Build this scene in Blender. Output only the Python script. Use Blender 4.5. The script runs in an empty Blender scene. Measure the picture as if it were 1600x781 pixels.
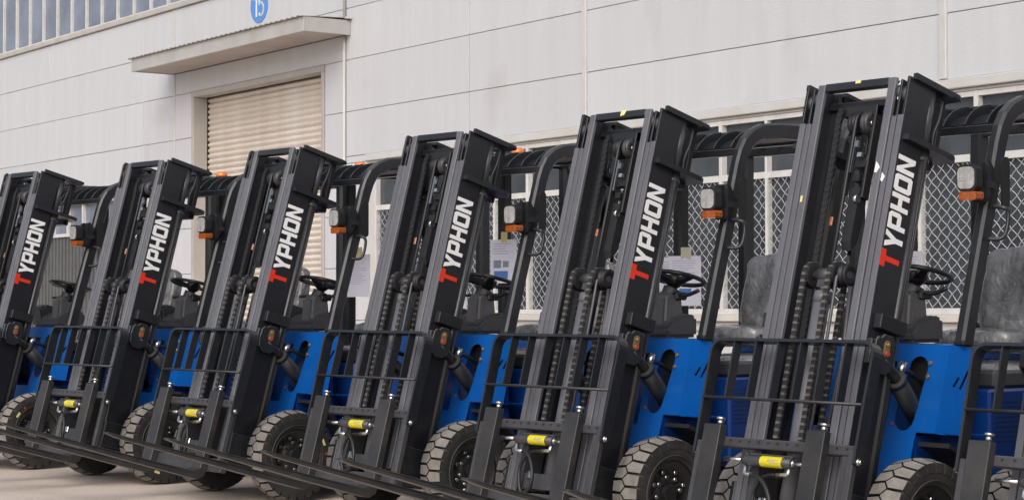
import bpy, bmesh, math, random
from mathutils import Vector, Matrix, noise
R = math.radians
PI = math.pi
random.seed(7)
scene = bpy.context.scene
C = scene.collection

# ------------------------------------------------------------------ camera, world, sun, exposure
cam_d = bpy.data.cameras.new('camera')
cam = bpy.data.objects.new('camera', cam_d)
C.objects.link(cam)
cam.location = (0, 0, 1.25)
cam.rotation_euler = (R(90 + 1.61), 0, R(48.74))
cam_d.sensor_width = 36
cam_d.lens = 3000 / 1600 * 36
cam_d.clip_end = 2000
cam_d.dof.use_dof = False
scene.camera = cam

SUN_DIR = Vector((0.42, -0.70, 0.66)).normalized()     # towards the sun (bright part of the overcast sky)
elev = math.asin(SUN_DIR.z)
azim = math.atan2(SUN_DIR.x, SUN_DIR.y)
world = bpy.data.worlds.new('World')
scene.world = world
world.use_nodes = True
wn = world.node_tree.nodes
wl = world.node_tree.links
bg = wn['Background']
sky = wn.new('ShaderNodeTexSky')
sky.sky_type = 'NISHITA'
sky.sun_disc = False
sky.sun_elevation = elev
sky.sun_rotation = azim
sky.air_density = 1.0
sky.dust_density = 4.0
hs = wn.new('ShaderNodeHueSaturation')                  # overcast: the blue mostly washed out
hs.inputs['Saturation'].default_value = 0.62
wl.new(sky.outputs[0], hs.inputs['Color'])
wl.new(hs.outputs[0], bg.inputs['Color'])
bg.inputs['Strength'].default_value = 0.14

sun_d = bpy.data.lights.new('sun', 'SUN')
sun_d.energy = 1.2
sun_d.angle = R(60)
sun_d.color = (1.0, 0.985, 0.97)
sun = bpy.data.objects.new('sun', sun_d)
C.objects.link(sun)
sun.rotation_euler = SUN_DIR.to_track_quat('Z', 'Y').to_euler()

scene.render.engine = 'CYCLES'
scene.view_settings.view_transform = 'Standard'
scene.view_settings.look = 'None'
scene.view_settings.exposure = 0.15
scene.view_settings.gamma = 1.0

# ------------------------------------------------------------------ materials
def mat(name, col, rough=0.5, metal=0.0, spec=0.5, var=0.0, scale=8.0, col2=None, bump=0.0, bscale=60.0, coat=0.0, rvar=0.0, lo=0.35, hi=0.7, objvar=0.0, dust=0.0, chips=0.0):
    m = bpy.data.materials.new(name)
    m.use_nodes = True
    n = m.node_tree.nodes
    l = m.node_tree.links
    b = n['Principled BSDF']
    b.inputs['Roughness'].default_value = rough
    b.inputs['Metallic'].default_value = metal
    b.inputs['Specular IOR Level'].default_value = spec
    b.inputs['Coat Weight'].default_value = coat
    b.inputs['Coat Roughness'].default_value = 0.08
    b.inputs['Base Color'].default_value = (*col, 1)
    tc = n.new('ShaderNodeTexCoord')
    if col2 or var or rvar:
        t = n.new('ShaderNodeTexNoise')
        t.inputs['Scale'].default_value = scale
        t.inputs['Detail'].default_value = 6
        t.inputs['Roughness'].default_value = 0.65
        l.new(tc.outputs['Object'], t.inputs['Vector'])
        r = n.new('ShaderNodeValToRGB')
        c2 = col2 if col2 else tuple(c * (1 - var) for c in col)
        r.color_ramp.elements[0].position = lo
        r.color_ramp.elements[1].position = hi
        r.color_ramp.elements[0].color = (*col, 1)
        r.color_ramp.elements[1].color = (*c2, 1)
        l.new(t.outputs[0], r.inputs[0])
        l.new(r.outputs[0], b.inputs['Base Color'])
        if rvar:
            mr = n.new('ShaderNodeMapRange')
            mr.inputs[3].default_value = max(0.02, rough - rvar)
            mr.inputs[4].default_value = min(1, rough + rvar)
            l.new(t.outputs[0], mr.inputs[0])
            l.new(mr.outputs[0], b.inputs['Roughness'])
    def chain_col(fac_socket, colour, blend='MIX'):
        mx = n.new('ShaderNodeMix'); mx.data_type = 'RGBA'; mx.blend_type = blend
        src = b.inputs['Base Color'].links[0].from_socket if b.inputs['Base Color'].links else None
        if src: l.new(src, mx.inputs[6])
        else: mx.inputs[6].default_value = b.inputs['Base Color'].default_value
        if isinstance(colour, tuple): mx.inputs[7].default_value = (*colour, 1)
        else: l.new(colour, mx.inputs[7])
        if isinstance(fac_socket, float): mx.inputs[0].default_value = fac_socket
        else: l.new(fac_socket, mx.inputs[0])
        l.new(mx.outputs[2], b.inputs['Base Color'])
    if chips:                                            # small rubbed and chipped spots
        tcx = n.new('ShaderNodeTexNoise'); tcx.inputs['Scale'].default_value = 26; tcx.inputs['Detail'].default_value = 8; tcx.inputs['Roughness'].default_value = 0.75
        mpx = n.new('ShaderNodeMapping'); mpx.inputs['Scale'].default_value = (1, 1, 0.35)
        l.new(tc.outputs['Object'], mpx.inputs[0]); l.new(mpx.outputs[0], tcx.inputs['Vector'])
        rx = n.new('ShaderNodeMapRange'); rx.inputs[1].default_value = 0.63; rx.inputs[2].default_value = 0.72; rx.inputs[3].default_value = 0; rx.inputs[4].default_value = chips
        l.new(tcx.outputs[0], rx.inputs[0]); chain_col(rx.outputs[0], (0.30, 0.285, 0.27))
    if dust:                                             # dust lying on faces that look up
        ge = n.new('ShaderNodeNewGeometry'); sx = n.new('ShaderNodeSeparateXYZ'); l.new(ge.outputs['Normal'], sx.inputs[0])
        rd = n.new('ShaderNodeMapRange'); rd.inputs[1].default_value = 0.35; rd.inputs[2].default_value = 1.0; rd.inputs[3].default_value = 0; rd.inputs[4].default_value = dust
        l.new(sx.outputs[2], rd.inputs[0])
        td = n.new('ShaderNodeTexNoise'); td.inputs['Scale'].default_value = 18; td.inputs['Detail'].default_value = 6; l.new(tc.outputs['Object'], td.inputs['Vector'])
        mm = n.new('ShaderNodeMath'); mm.operation = 'MULTIPLY'; l.new(rd.outputs[0], mm.inputs[0]); l.new(td.outputs[0], mm.inputs[1])
        chain_col(mm.outputs[0], (0.42, 0.37, 0.31))
    if objvar:                                           # no two parts quite the same
        oi = n.new('ShaderNodeObjectInfo'); ro = n.new('ShaderNodeMapRange'); ro.inputs[3].default_value = 1 - objvar; ro.inputs[4].default_value = 1 + objvar
        l.new(oi.outputs['Random'], ro.inputs[0])
        cc = n.new('ShaderNodeCombineColor'); [l.new(ro.outputs[0], cc.inputs[i_]) for i_ in range(3)]
        chain_col(1.0, cc.outputs[0], 'MULTIPLY')
    if bump:
        t2 = n.new('ShaderNodeTexNoise')
        t2.inputs['Scale'].default_value = bscale
        t2.inputs['Detail'].default_value = 4
        l.new(tc.outputs['Object'], t2.inputs['Vector'])
        bp = n.new('ShaderNodeBump')
        bp.inputs['Strength'].default_value = bump
        bp.inputs['Distance'].default_value = 0.01
        l.new(t2.outputs[0], bp.inputs['Height'])
        l.new(bp.outputs[0], b.inputs['Normal'])
    return m

M = {}
M['mast'] = mat('mast_paint', (0.120, 0.121, 0.137), 0.36, var=0.2, scale=5, objvar=0.1, chips=0.35, bump=0.02, bscale=90, rvar=0.1)
M['web'] = mat('dark_web_paint', (0.016, 0.017, 0.022), 0.36, chips=0.10, objvar=0.15, var=0.3, scale=9, bump=0.05, bscale=90, rvar=0.1)
M['frame'] = mat('frame_paint', (0.019, 0.021, 0.026), 0.34, dust=0.35, chips=0.12, objvar=0.2, var=0.3, scale=10, bump=0.05, bscale=120, rvar=0.1)
M['carriage'] = mat('carriage_paint', (0.052, 0.051, 0.056), 0.5, dust=0.3, chips=0.35, objvar=0.12, var=0.35, scale=14, bump=0.12, bscale=70, rvar=0.12)
M['fork'] = mat('fork_paint', (0.022, 0.022, 0.024), 0.42, chips=0.4, objvar=0.15, col2=(0.040, 0.037, 0.035), scale=7, bump=0.12, bscale=50, rvar=0.15)
M['cyl'] = mat('cylinder_paint', (0.065, 0.066, 0.072), 0.25, var=0.2, scale=9)
M['dark'] = mat('black_parts', (0.014, 0.014, 0.016), 0.5, var=0.3, scale=12)
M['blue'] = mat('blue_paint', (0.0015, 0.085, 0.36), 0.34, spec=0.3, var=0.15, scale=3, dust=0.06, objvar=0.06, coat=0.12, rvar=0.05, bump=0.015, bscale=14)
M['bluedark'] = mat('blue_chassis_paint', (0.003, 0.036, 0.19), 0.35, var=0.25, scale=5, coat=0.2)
M['rubber'] = mat('tyre_rubber', (0.016, 0.016, 0.017), 0.7, col2=(0.042, 0.039, 0.036), scale=9, objvar=0.2, bump=0.1, bscale=40)
M['tread'] = mat('dusty_tread', (0.265, 0.245, 0.222), 0.9, objvar=0.16, col2=(0.14, 0.13, 0.12), scale=13, bump=0.2, bscale=80)
M['rim'] = mat('black_rim', (0.012, 0.012, 0.013), 0.45, var=0.3, scale=20)
M['chrome'] = mat('zinc_bolt', (0.72, 0.72, 0.70), 0.28, metal=1.0, rvar=0.1, scale=30)
M['steel'] = mat('bare_steel', (0.42, 0.41, 0.40), 0.35, metal=1.0, rvar=0.1, scale=30)
M['brass'] = mat('brass_nut', (0.50, 0.34, 0.16), 0.4, metal=0.8)
M['redcap'] = mat('red_grease_cap', (0.34, 0.06, 0.03), 0.5)
M['chain'] = mat('oiled_chain', (0.035, 0.033, 0.032), 0.45, metal=0.3, col2=(0.02, 0.018, 0.017), scale=60)
M['chainlink'] = mat('chain_link_plate', (0.20, 0.19, 0.175), 0.45, metal=0.5, col2=(0.10, 0.09, 0.08), scale=40)
M['yellow'] = mat('yellow_label', (0.72, 0.60, 0.012), 0.45, var=0.1)
M['white'] = mat('white_vinyl', (0.88, 0.88, 0.88), 0.35, var=0.05, scale=30)
M['red'] = mat('red_vinyl', (0.75, 0.035, 0.012), 0.4, var=0.1, scale=30)
M['amber'] = mat('amber_lens', (0.44, 0.10, 0.012), 0.2, var=0.6, scale=70, coat=0.5)
M['lens'] = mat('clear_lamp_lens', (0.46, 0.46, 0.455), 0.12, var=0.5, scale=25, coat=0.8)
M['lensrib'] = mat('lamp_lens_rib', (0.33, 0.33, 0.325), 0.3, coat=0.5)
M['beacon'] = mat('orange_beacon', (0.8, 0.2, 0.03), 0.2, coat=0.6)
M['plastic'] = mat('grey_moulded_plastic', (0.055, 0.055, 0.06), 0.42, var=0.25, scale=15, bump=0.05)
M['plasticgrey'] = mat('mid_grey_plastic', (0.10, 0.10, 0.105), 0.4, var=0.2, scale=10)
M['wheelblk'] = mat('steering_plastic', (0.013, 0.013, 0.014), 0.35)
M['hose'] = mat('rubber_hose', (0.016, 0.016, 0.017), 0.45, var=0.3, scale=30)
M['paper'] = mat('lilac_paper', (0.88, 0.87, 0.98), 0.8, col2=(0.84, 0.82, 0.95), scale=22, lo=0.45, hi=0.75)
M['paperink'] = mat('paper_print', (0.5, 0.5, 0.64), 0.8)
M['paperblue'] = mat('paper_blue_print', (0.10, 0.24, 0.60), 0.7)
M['papergrey'] = mat('paper_grey_print', (0.34, 0.38, 0.45), 0.8, var=0.5, scale=60)
M['tape'] = mat('yellow_tape', (0.72, 0.66, 0.26), 0.5)
M['paletape'] = mat('masking_tape', (0.66, 0.62, 0.45), 0.6)
M['green'] = mat('green_sticker', (0.22, 0.5, 0.02), 0.5)
M['decalred'] = mat('red_button', (0.6, 0.02, 0.02), 0.3, coat=0.4)
M['scuff'] = mat('white_scuff', (0.8, 0.8, 0.78), 0.6)

def wrap_mat():
    m = mat('seat_plastic_wrap', (0.10, 0.10, 0.105), 0.14, col2=(0.40, 0.40, 0.41), scale=4.2, coat=0.7, lo=0.40, hi=0.72)  # pale highlights of the wrap are mottled into its colour
    n = m.node_tree.nodes; l = m.node_tree.links
    b = n['Principled BSDF']
    tc = n.new('ShaderNodeTexCoord')
    mp = n.new('ShaderNodeMapping'); mp.inputs['Scale'].default_value = (1, 1, 0.75)
    t = n.new('ShaderNodeTexNoise'); t.inputs['Scale'].default_value = 6; t.inputs['Detail'].default_value = 3
    t.inputs['Distortion'].default_value = 1.2
    bp = n.new('ShaderNodeBump'); bp.inputs['Strength'].default_value = 1.0; bp.inputs['Distance'].default_value = 0.05
    l.new(tc.outputs['Object'], mp.inputs[0]); l.new(mp.outputs[0], t.inputs['Vector'])
    l.new(t.outputs[0], bp.inputs['Height']); l.new(bp.outputs[0], b.inputs['Normal'])
    return m
M['wrap'] = wrap_mat()

def panel_mat():
    """painted steel sandwich panel: fine horizontal ribs, faint dirt streaks running down"""
    m = bpy.data.materials.new('ribbed_wall_panel'); m.use_nodes = True
    n = m.node_tree.nodes; l = m.node_tree.links; b = n['Principled BSDF']
    b.inputs['Roughness'].default_value = 0.42
    tc = n.new('ShaderNodeTexCoord')
    g = n.new('ShaderNodeNewGeometry')
    mp = n.new('ShaderNodeMapping'); mp.inputs['Scale'].default_value = (2.2, 2.2, 0.22)
    t = n.new('ShaderNodeTexNoise'); t.inputs['Scale'].default_value = 2.4; t.inputs['Detail'].default_value = 7; t.inputs['Roughness'].default_value = 0.62
    l.new(g.outputs['Position'], mp.inputs[0]); l.new(mp.outputs[0], t.inputs['Vector'])
    r = n.new('ShaderNodeValToRGB')
    r.color_ramp.elements[0].position = 0.3; r.color_ramp.elements[0].color = (0.515, 0.522, 0.542, 1)
    r.color_ramp.elements[1].position = 0.72; r.color_ramp.elements[1].color = (0.56, 0.567, 0.59, 1)
    l.new(t.outputs[0], r.inputs[0])
    t3 = n.new('ShaderNodeTexNoise'); t3.inputs['Scale'].default_value = 0.9; t3.inputs['Detail'].default_value = 5
    l.new(g.outputs['Position'], t3.inputs['Vector'])
    r3 = n.new('ShaderNodeValToRGB')
    r3.color_ramp.elements[0].position = 0.62; r3.color_ramp.elements[0].color = (1, 1, 1, 1)
    r3.color_ramp.elements[1].position = 0.8; r3.color_ramp.elements[1].color = (0.87, 0.85, 0.82, 1)
    l.new(t3.outputs[0], r3.inputs[0])
    mx = n.new('ShaderNodeMix'); mx.data_type = 'RGBA'; mx.blend_type = 'MULTIPLY'; mx.inputs[0].default_value = 1
    l.new(r.outputs[0], mx.inputs[6]); l.new(r3.outputs[0], mx.inputs[7])
    oi = n.new('ShaderNodeObjectInfo'); ro = n.new('ShaderNodeMapRange'); ro.inputs[3].default_value = 0.965; ro.inputs[4].default_value = 1.02
    l.new(oi.outputs['Random'], ro.inputs[0])
    # thin rain streaks
    mps = n.new('ShaderNodeMapping'); mps.inputs['Scale'].default_value = (14, 14, 0.5)
    ts = n.new('ShaderNodeTexNoise'); ts.inputs['Scale'].default_value = 1.6; ts.inputs['Detail'].default_value = 4
    l.new(g.outputs['Position'], mps.inputs[0]); l.new(mps.outputs[0], ts.inputs['Vector'])
    rs = n.new('ShaderNodeMapRange'); rs.inputs[1].default_value = 0.55; rs.inputs[2].default_value = 0.8; rs.inputs[3].default_value = 1.0; rs.inputs[4].default_value = 0.975
    l.new(ts.outputs[0], rs.inputs[0])
    mu = n.new('ShaderNodeMath'); mu.operation = 'MULTIPLY'; l.new(ro.outputs[0], mu.inputs[0]); l.new(rs.outputs[0], mu.inputs[1])
    cc = n.new('ShaderNodeCombineColor'); [l.new(mu.outputs[0], cc.inputs[i_]) for i_ in range(3)]
    mx2 = n.new('ShaderNodeMix'); mx2.data_type = 'RGBA'; mx2.blend_type = 'MULTIPLY'; mx2.inputs[0].default_value = 1
    l.new(mx.outputs[2], mx2.inputs[6]); l.new(cc.outputs[0], mx2.inputs[7])
    l.new(mx2.outputs[2], b.inputs['Base Color'])
    sp = n.new('ShaderNodeSeparateXYZ'); l.new(g.outputs['Position'], sp.inputs[0])
    ml = n.new('ShaderNodeMath'); ml.operation = 'MULTIPLY'; ml.inputs[1].default_value = 2 * PI / 0.021
    l.new(sp.outputs[2], ml.inputs[0])
    sn = n.new('ShaderNodeMath'); sn.operation = 'SINE'; l.new(ml.outputs[0], sn.inputs[0])
    bp = n.new('ShaderNodeBump'); bp.inputs['Strength'].default_value = 0.10; bp.inputs['Distance'].default_value = 0.003
    l.new(sn.outputs[0], bp.inputs['Height']); l.new(bp.outputs[0], b.inputs['Normal'])
    return m
M['panel'] = panel_mat()
M['joint'] = mat('dark_joint', (0.15, 0.14, 0.135), 0.8)
M['trim'] = mat('white_trim', (0.54, 0.54, 0.545), 0.5, col2=(0.50, 0.475, 0.44), scale=3)
M['beige'] = mat('beige_flashing', (0.47, 0.445, 0.42), 0.5, col2=(0.38, 0.355, 0.33), scale=3)
M['canopy'] = mat('canopy_sheet', (0.44, 0.43, 0.42), 0.5, col2=(0.35, 0.335, 0.32), scale=2.4)
M['soffit'] = mat('soffit_sheet', (0.42, 0.37, 0.34), 0.7, col2=(0.34, 0.30, 0.27), scale=2)
M['roof'] = mat('weathered_roof_sheet', (0.36, 0.31, 0.27), 0.6, col2=(0.25, 0.22, 0.19), scale=4)
M['shutter'] = mat('cream_slat', (0.66, 0.595, 0.53), 0.5, objvar=0.06, col2=(0.53, 0.47, 0.41), scale=2.2)
def rub_streak(m):
    # a pale rubbed streak down the door
    n = m.node_tree.nodes; l = m.node_tree.links; b = n['Principled BSDF']
    tc = n.new('ShaderNodeTexCoord'); sx = n.new('ShaderNodeSeparateXYZ'); l.new(tc.outputs['Object'], sx.inputs[0])
    nz = n.new('ShaderNodeTexNoise'); nz.inputs['Scale'].default_value = 9; l.new(tc.outputs['Object'], nz.inputs['Vector'])
    ad = n.new('ShaderNodeMath'); ad.operation = 'MULTIPLY_ADD'; ad.inputs[1].default_value = 0.14; l.new(nz.outputs[0], ad.inputs[0]); l.new(sx.outputs[0], ad.inputs[2])
    r = n.new('ShaderNodeValToRGB')
    e = r.color_ramp.elements
    e[0].position = 0.0; e[0].color = (0, 0, 0, 1); e[1].position = 1.0; e[1].color = (0, 0, 0, 1)
    mp = n.new('ShaderNodeMapRange'); mp.inputs[1].default_value = 0.25; mp.inputs[2].default_value = 0.95; l.new(ad.outputs[0], mp.inputs[0])
    k = e.new(0.5); k.color = (0.4, 0.4, 0.4, 1)
    l.new(mp.outputs[0], r.inputs[0])
    mx = n.new('ShaderNodeMix'); mx.data_type = 'RGBA'; l.new(r.outputs[0], mx.inputs[0])
    l.new(b.inputs['Base Color'].links[0].from_socket, mx.inputs[6]); mx.inputs[7].default_value = (0.74, 0.73, 0.71, 1)
    l.new(mx.outputs[2], b.inputs['Base Color'])
rub_streak(M['shutter'])
M['reveal'] = mat('reveal_sheet', (0.42, 0.40, 0.38), 0.55, col2=(0.35, 0.33, 0.31), scale=2)
M['winframe'] = mat('white_window_frame', (0.64, 0.64, 0.635), 0.4, col2=(0.52, 0.50, 0.47), scale=6)
M['mesh'] = mat('galvanised_wire', (0.50, 0.51, 0.53), 0.45, metal=0.2)
M['sillm'] = mat('sill', (0.58, 0.555, 0.52), 0.55, col2=(0.46, 0.43, 0.39), scale=4)
M['gate'] = mat('grey_gate_sheet', (0.115, 0.117, 0.12), 0.5, col2=(0.085, 0.087, 0.09), scale=2)
M['signblue'] = mat('sign_blue', (0.10, 0.26, 0.62), 0.4)
M['signwhite'] = mat('sign_white', (0.8, 0.8, 0.8), 0.4)
def glass_mat(name, col, sc):
    m = mat(name, col, 0.06, spec=0.6, col2=tuple(c * 0.55 for c in col), scale=sc, bump=0.012, bscale=3)
    return m
M['glass'] = glass_mat('dark_window_glass', (0.066, 0.076, 0.09), 1.2)
M['glassup'] = glass_mat('sky_reflection_glass', (0.22, 0.255, 0.33), 0.8)  # cloudy sky reflection painted into the pane colour

def ground_mat():
    m = bpy.data.materials.new('concrete_yard'); m.use_nodes = True
    n = m.node_tree.nodes; l = m.node_tree.links; b = n['Principled BSDF']
    b.inputs['Roughness'].default_value = 0.85
    tc = n.new('ShaderNodeTexCoord')
    t = n.new('ShaderNodeTexNoise'); t.inputs['Scale'].default_value = 0.9; t.inputs['Detail'].default_value = 9; t.inputs['Roughness'].default_value = 0.68
    l.new(tc.outputs['Object'], t.inputs['Vector'])
    r = n.new('ShaderNodeValToRGB')
    r.color_ramp.elements[0].position = 0.32; r.color_ramp.elements[0].color = (0.62, 0.52, 0.44, 1)
    r.color_ramp.elements[1].position = 0.7; r.color_ramp.elements[1].color = (0.74, 0.63, 0.55, 1)
    l.new(t.outputs[0], r.inputs[0])
    t2 = n.new('ShaderNodeTexNoise'); t2.inputs['Scale'].default_value = 45; t2.inputs['Detail'].default_value = 5
    l.new(tc.outputs['Object'], t2.inputs['Vector'])
    r2 = n.new('ShaderNodeValToRGB')
    r2.color_ramp.elements[0].position = 0.3; r2.color_ramp.elements[0].color = (0.8, 0.8, 0.8, 1)
    r2.color_ramp.elements[1].position = 0.65; r2.color_ramp.elements[1].color = (1, 1, 1, 1)
    l.new(t2.outputs[0], r2.inputs[0])
    mx = n.new('ShaderNodeMix'); mx.data_type = 'RGBA'; mx.blend_type = 'MULTIPLY'; mx.inputs[0].default_value = 1
    l.new(r.outputs[0], mx.inputs[6]); l.new(r2.outputs[0], mx.inputs[7])
    t5 = n.new('ShaderNodeTexNoise'); t5.inputs['Scale'].default_value = 0.35; t5.inputs['Detail'].default_value = 5; t5.inputs['Distortion'].default_value = 1.2
    mp5 = n.new('ShaderNodeMapping'); mp5.inputs['Scale'].default_value = (0.5, 3.0, 1); mp5.inputs['Rotation'].default_value = (0, 0, 0.5)
    l.new(tc.outputs['Object'], mp5.inputs[0]); l.new(mp5.outputs[0], t5.inputs['Vector'])
    r5 = n.new('ShaderNodeValToRGB'); r5.color_ramp.elements[0].position = 0.40; r5.color_ramp.elements[0].color = (0.86, 0.85, 0.84, 1); r5.color_ramp.elements[1].position = 0.6; r5.color_ramp.elements[1].color = (1, 1, 1, 1)
    l.new(t5.outputs[0], r5.inputs[0])
    mx5 = n.new('ShaderNodeMix'); mx5.data_type = 'RGBA'; mx5.blend_type = 'MULTIPLY'; mx5.inputs[0].default_value = 1
    l.new(mx.outputs[2], mx5.inputs[6]); l.new(r5.outputs[0], mx5.inputs[7])
    l.new(mx5.outputs[2], b.inputs['Base Color'])
    bp = n.new('ShaderNodeBump'); bp.inputs['Strength'].default_value = 0.3; bp.inputs['Distance'].default_value = 0.01
    l.new(t2.outputs[0], bp.inputs['Height']); l.new(bp.outputs[0], b.inputs['Normal'])
    return m
M['ground'] = ground_mat()

# ------------------------------------------------------------------ mesh helpers
def link(o, parent=None):
    C.objects.link(o)
    if parent is not None:
        o.parent = parent
    return o

def empty(name, loc=(0, 0, 0), rz=0.0):
    o = bpy.data.objects.new(name, None)
    o.empty_display_size = 0.2
    o.location = loc
    o.rotation_euler = (0, 0, rz)
    return link(o)

def tag(o, label=None, cat=None, group=None, kind=None):
    if label: o['label'] = label
    if cat: o['category'] = cat
    if group: o['group'] = group
    if kind: o['kind'] = kind
    return o

ID = lambda p: Vector(p)

class MB:
    """collects simple solids in one bmesh; T maps the solid's own coordinates into the object's"""
    def __init__(self, T=ID):
        self.bm = bmesh.new()
        self.T = T
        self.mi = 0
    def face(self, vs, smooth=False):
        try:
            f = self.bm.faces.new(vs)
        except ValueError:
            return None
        f.smooth = smooth
        f.material_index = self.mi
        return f
    def v(self, p):
        return self.bm.verts.new(self.T(p))
    def box(self, a, b, ch=0.0):
        x0, x1 = sorted((a[0], b[0])); y0, y1 = sorted((a[1], b[1])); z0, z1 = sorted((a[2], b[2]))
        if ch <= 0:
            vs = [self.v(p) for p in ((x0, y0, z0), (x1, y0, z0), (x1, y1, z0), (x0, y1, z0), (x0, y0, z1), (x1, y0, z1), (x1, y1, z1), (x0, y1, z1))]
            for q in ((3, 2, 1, 0), (4, 5, 6, 7), (0, 1, 5, 4), (1, 2, 6, 5), (2, 3, 7, 6), (3, 0, 4, 7)):
                self.face([vs[i] for i in q])
            return self
        c = min(ch, (x1 - x0) * 0.45, (y1 - y0) * 0.45, (z1 - z0) * 0.45)
        # chamfered box: 24 verts
        X = (x0, x1); Y = (y0, y1); Z = (z0, z1)
        V = {}
        for i in (0, 1):
            for j in (0, 1):
                for k in (0, 1):
                    sx, sy, sz = (c if i == 0 else -c), (c if j == 0 else -c), (c if k == 0 else -c)
                    V[i, j, k, 'x'] = self.v((X[i], Y[j] + sy, Z[k] + sz))
                    V[i, j, k, 'y'] = self.v((X[i] + sx, Y[j], Z[k] + sz))
                    V[i, j, k, 'z'] = self.v((X[i] + sx, Y[j] + sy, Z[k]))
        for i in (0, 1):
            self.face([V[i, 0, 0, 'x'], V[i, 1, 0, 'x'], V[i, 1, 1, 'x'], V[i, 0, 1, 'x']])
            self.face([V[0, i, 0, 'y'], V[1, i, 0, 'y'], V[1, i, 1, 'y'], V[0, i, 1, 'y']])
            self.face([V[0, 0, i, 'z'], V[1, 0, i, 'z'], V[1, 1, i, 'z'], V[0, 1, i, 'z']])
        for i in (0, 1):
            for j in (0, 1):
                self.face([V[i, j, 0, 'x'], V[i, j, 1, 'x'], V[i, j, 1, 'y'], V[i, j, 0, 'y']])
                self.face([V[i, 0, j, 'x'], V[i, 1, j, 'x'], V[i, 1, j, 'z'], V[i, 0, j, 'z']])
                self.face([V[0, i, j, 'y'], V[1, i, j, 'y'], V[1, i, j, 'z'], V[0, i, j, 'z']])
                for k in (0, 1):
                    self.face([V[i, j, k, 'x'], V[i, j, k, 'y'], V[i, j, k, 'z']])
        return self
    def prism(self, pts, axis, a, b):
        """polygon pts in the two other axes (in order), extruded along axis from a to b"""
        def P(p, q):
            if axis == 0: return (q, p[0], p[1])
            if axis == 1: return (p[0], q, p[1])
            return (p[0], p[1], q)
        A = [self.v(P(p, a)) for p in pts]
        B = [self.v(P(p, b)) for p in pts]
        self.face(A[::-1]); self.face(B)
        n = len(pts)
        for i in range(n):
            self.face([A[i], A[(i + 1) % n], B[(i + 1) % n], B[i]])
        return self
    def tube(self, path, r, seg=8, cap=True, radii=None):
        path = [Vector(p) for p in path]
        rings = []
        n = len(path)
        up = None
        for i, p in enumerate(path):
            d = (path[min(i + 1, n - 1)] - path[max(i - 1, 0)]).normalized()
            if up is None:
                up = Vector((0, 0, 1)) if abs(d.z) < 0.9 else Vector((1, 0, 0))
            s = d.cross(up).normalized()
            up = s.cross(d).normalized()
            rr = radii[i] if radii else r
            rings.append([self.v(p + rr * (math.cos(2 * PI * k / seg) * s + math.sin(2 * PI * k / seg) * up)) for k in range(seg)])
        for i in range(n - 1):
            for k in range(seg):
                self.face([rings[i][k], rings[i][(k + 1) % seg], rings[i + 1][(k + 1) % seg], rings[i + 1][k]], True)
        if cap:
            self.face(rings[0][::-1]); self.face(rings[-1])
        return self
    def cyl(self, a, b, r, seg=12, r2=None):
        return self.tube([a, b], r, seg, True, [r, r if r2 is None else r2])
    def sweep(self, path, w, h):
        """rectangular section swept along a path in the y-z plane; path points (x, y, z); w along x, h across"""
        path = [Vector(p) for p in path]
        rings = []
        n = len(path)
        for i, p in enumerate(path):
            d = (path[min(i + 1, n - 1)] - path[max(i - 1, 0)]).normalized()
            s = Vector((1, 0, 0)); u = s.cross(d).normalized()
            c = min(w, h) * 0.22
            sec = [(-w / 2 + c, -h / 2), (w / 2 - c, -h / 2), (w / 2, -h / 2 + c), (w / 2, h / 2 - c), (w / 2 - c, h / 2), (-w / 2 + c, h / 2), (-w / 2, h / 2 - c), (-w / 2, -h / 2 + c)]
            rings.append([self.v(p + q[0] * s + q[1] * u) for q in sec])
        for i in range(n - 1):
            for k in range(8):
                f = self.face([rings[i][k], rings[i][(k + 1) % 8], rings[i + 1][(k + 1) % 8], rings[i + 1][k]])
        self.face(rings[0][::-1]); self.face(rings[-1])
        return self
    def lathe(self, prof, c, seg=32, axis='x', smooth=True, cap=True):
        """prof: list of (along, radius)"""
        rings = []
        for (t, r) in prof:
            ring = []
            for k in range(seg):
                a = 2 * PI * k / seg
                if axis == 'x': p = (c[0] + t, c[1] + r * math.cos(a), c[2] + r * math.sin(a))
                elif axis == 'y': p = (c[0] + r * math.cos(a), c[1] + t, c[2] + r * math.sin(a))
                else: p = (c[0] + r * math.cos(a), c[1] + r * math.sin(a), c[2] + t)
                ring.append(self.v(p))
            rings.append(ring)
        for i in range(len(rings) - 1):
            for k in range(seg):
                self.face([rings[i][k], rings[i][(k + 1) % seg], rings[i + 1][(k + 1) % seg], rings[i + 1][k]], smooth)
        if cap and prof[0][1] > 1e-4: self.face(rings[0][::-1])
        if cap and prof[-1][1] > 1e-4: self.face(rings[-1])
        return self
    def plate(self, outline, holes, f, g):
        """flat plate with holes: outline/holes are 2D loops, f maps to the front face, g to the back face"""
        loops = [outline] + list(holes)
        for mp_, flip in ((f, False), (g, True)):
            edges = []
            for lp in loops:
                vs = [self.v(mp_(p)) for p in lp]
                for i in range(len(vs)):
                    edges.append(self.bm.edges.new((vs[i], vs[(i + 1) % len(vs)])))
            res = bmesh.ops.triangle_fill(self.bm, use_beauty=True, edges=edges)
            for e in res['geom']:
                if isinstance(e, bmesh.types.BMFace):
                    e.material_index = self.mi
        for lp in loops:
            n = len(lp)
            for i in range(n):
                p, q = lp[i], lp[(i + 1) % n]
                self.face([self.v(f(p)), self.v(f(q)), self.v(g(q)), self.v(g(p))])
        return self
    def build(self, name, m, parent=None, kind=None, fix=True):
        if fix:
            bmesh.ops.remove_doubles(self.bm, verts=self.bm.verts, dist=1e-5)
            bmesh.ops.recalc_face_normals(self.bm, faces=self.bm.faces)
        me = bpy.data.meshes.new(name)
        self.bm.to_mesh(me)
        self.bm.free()
        for mm in (m if isinstance(m, (list, tuple)) else [m]):
            me.materials.append(M[mm])
        o = bpy.data.objects.new(name, me)
        if kind: o['kind'] = kind
        return link(o, parent)

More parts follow.
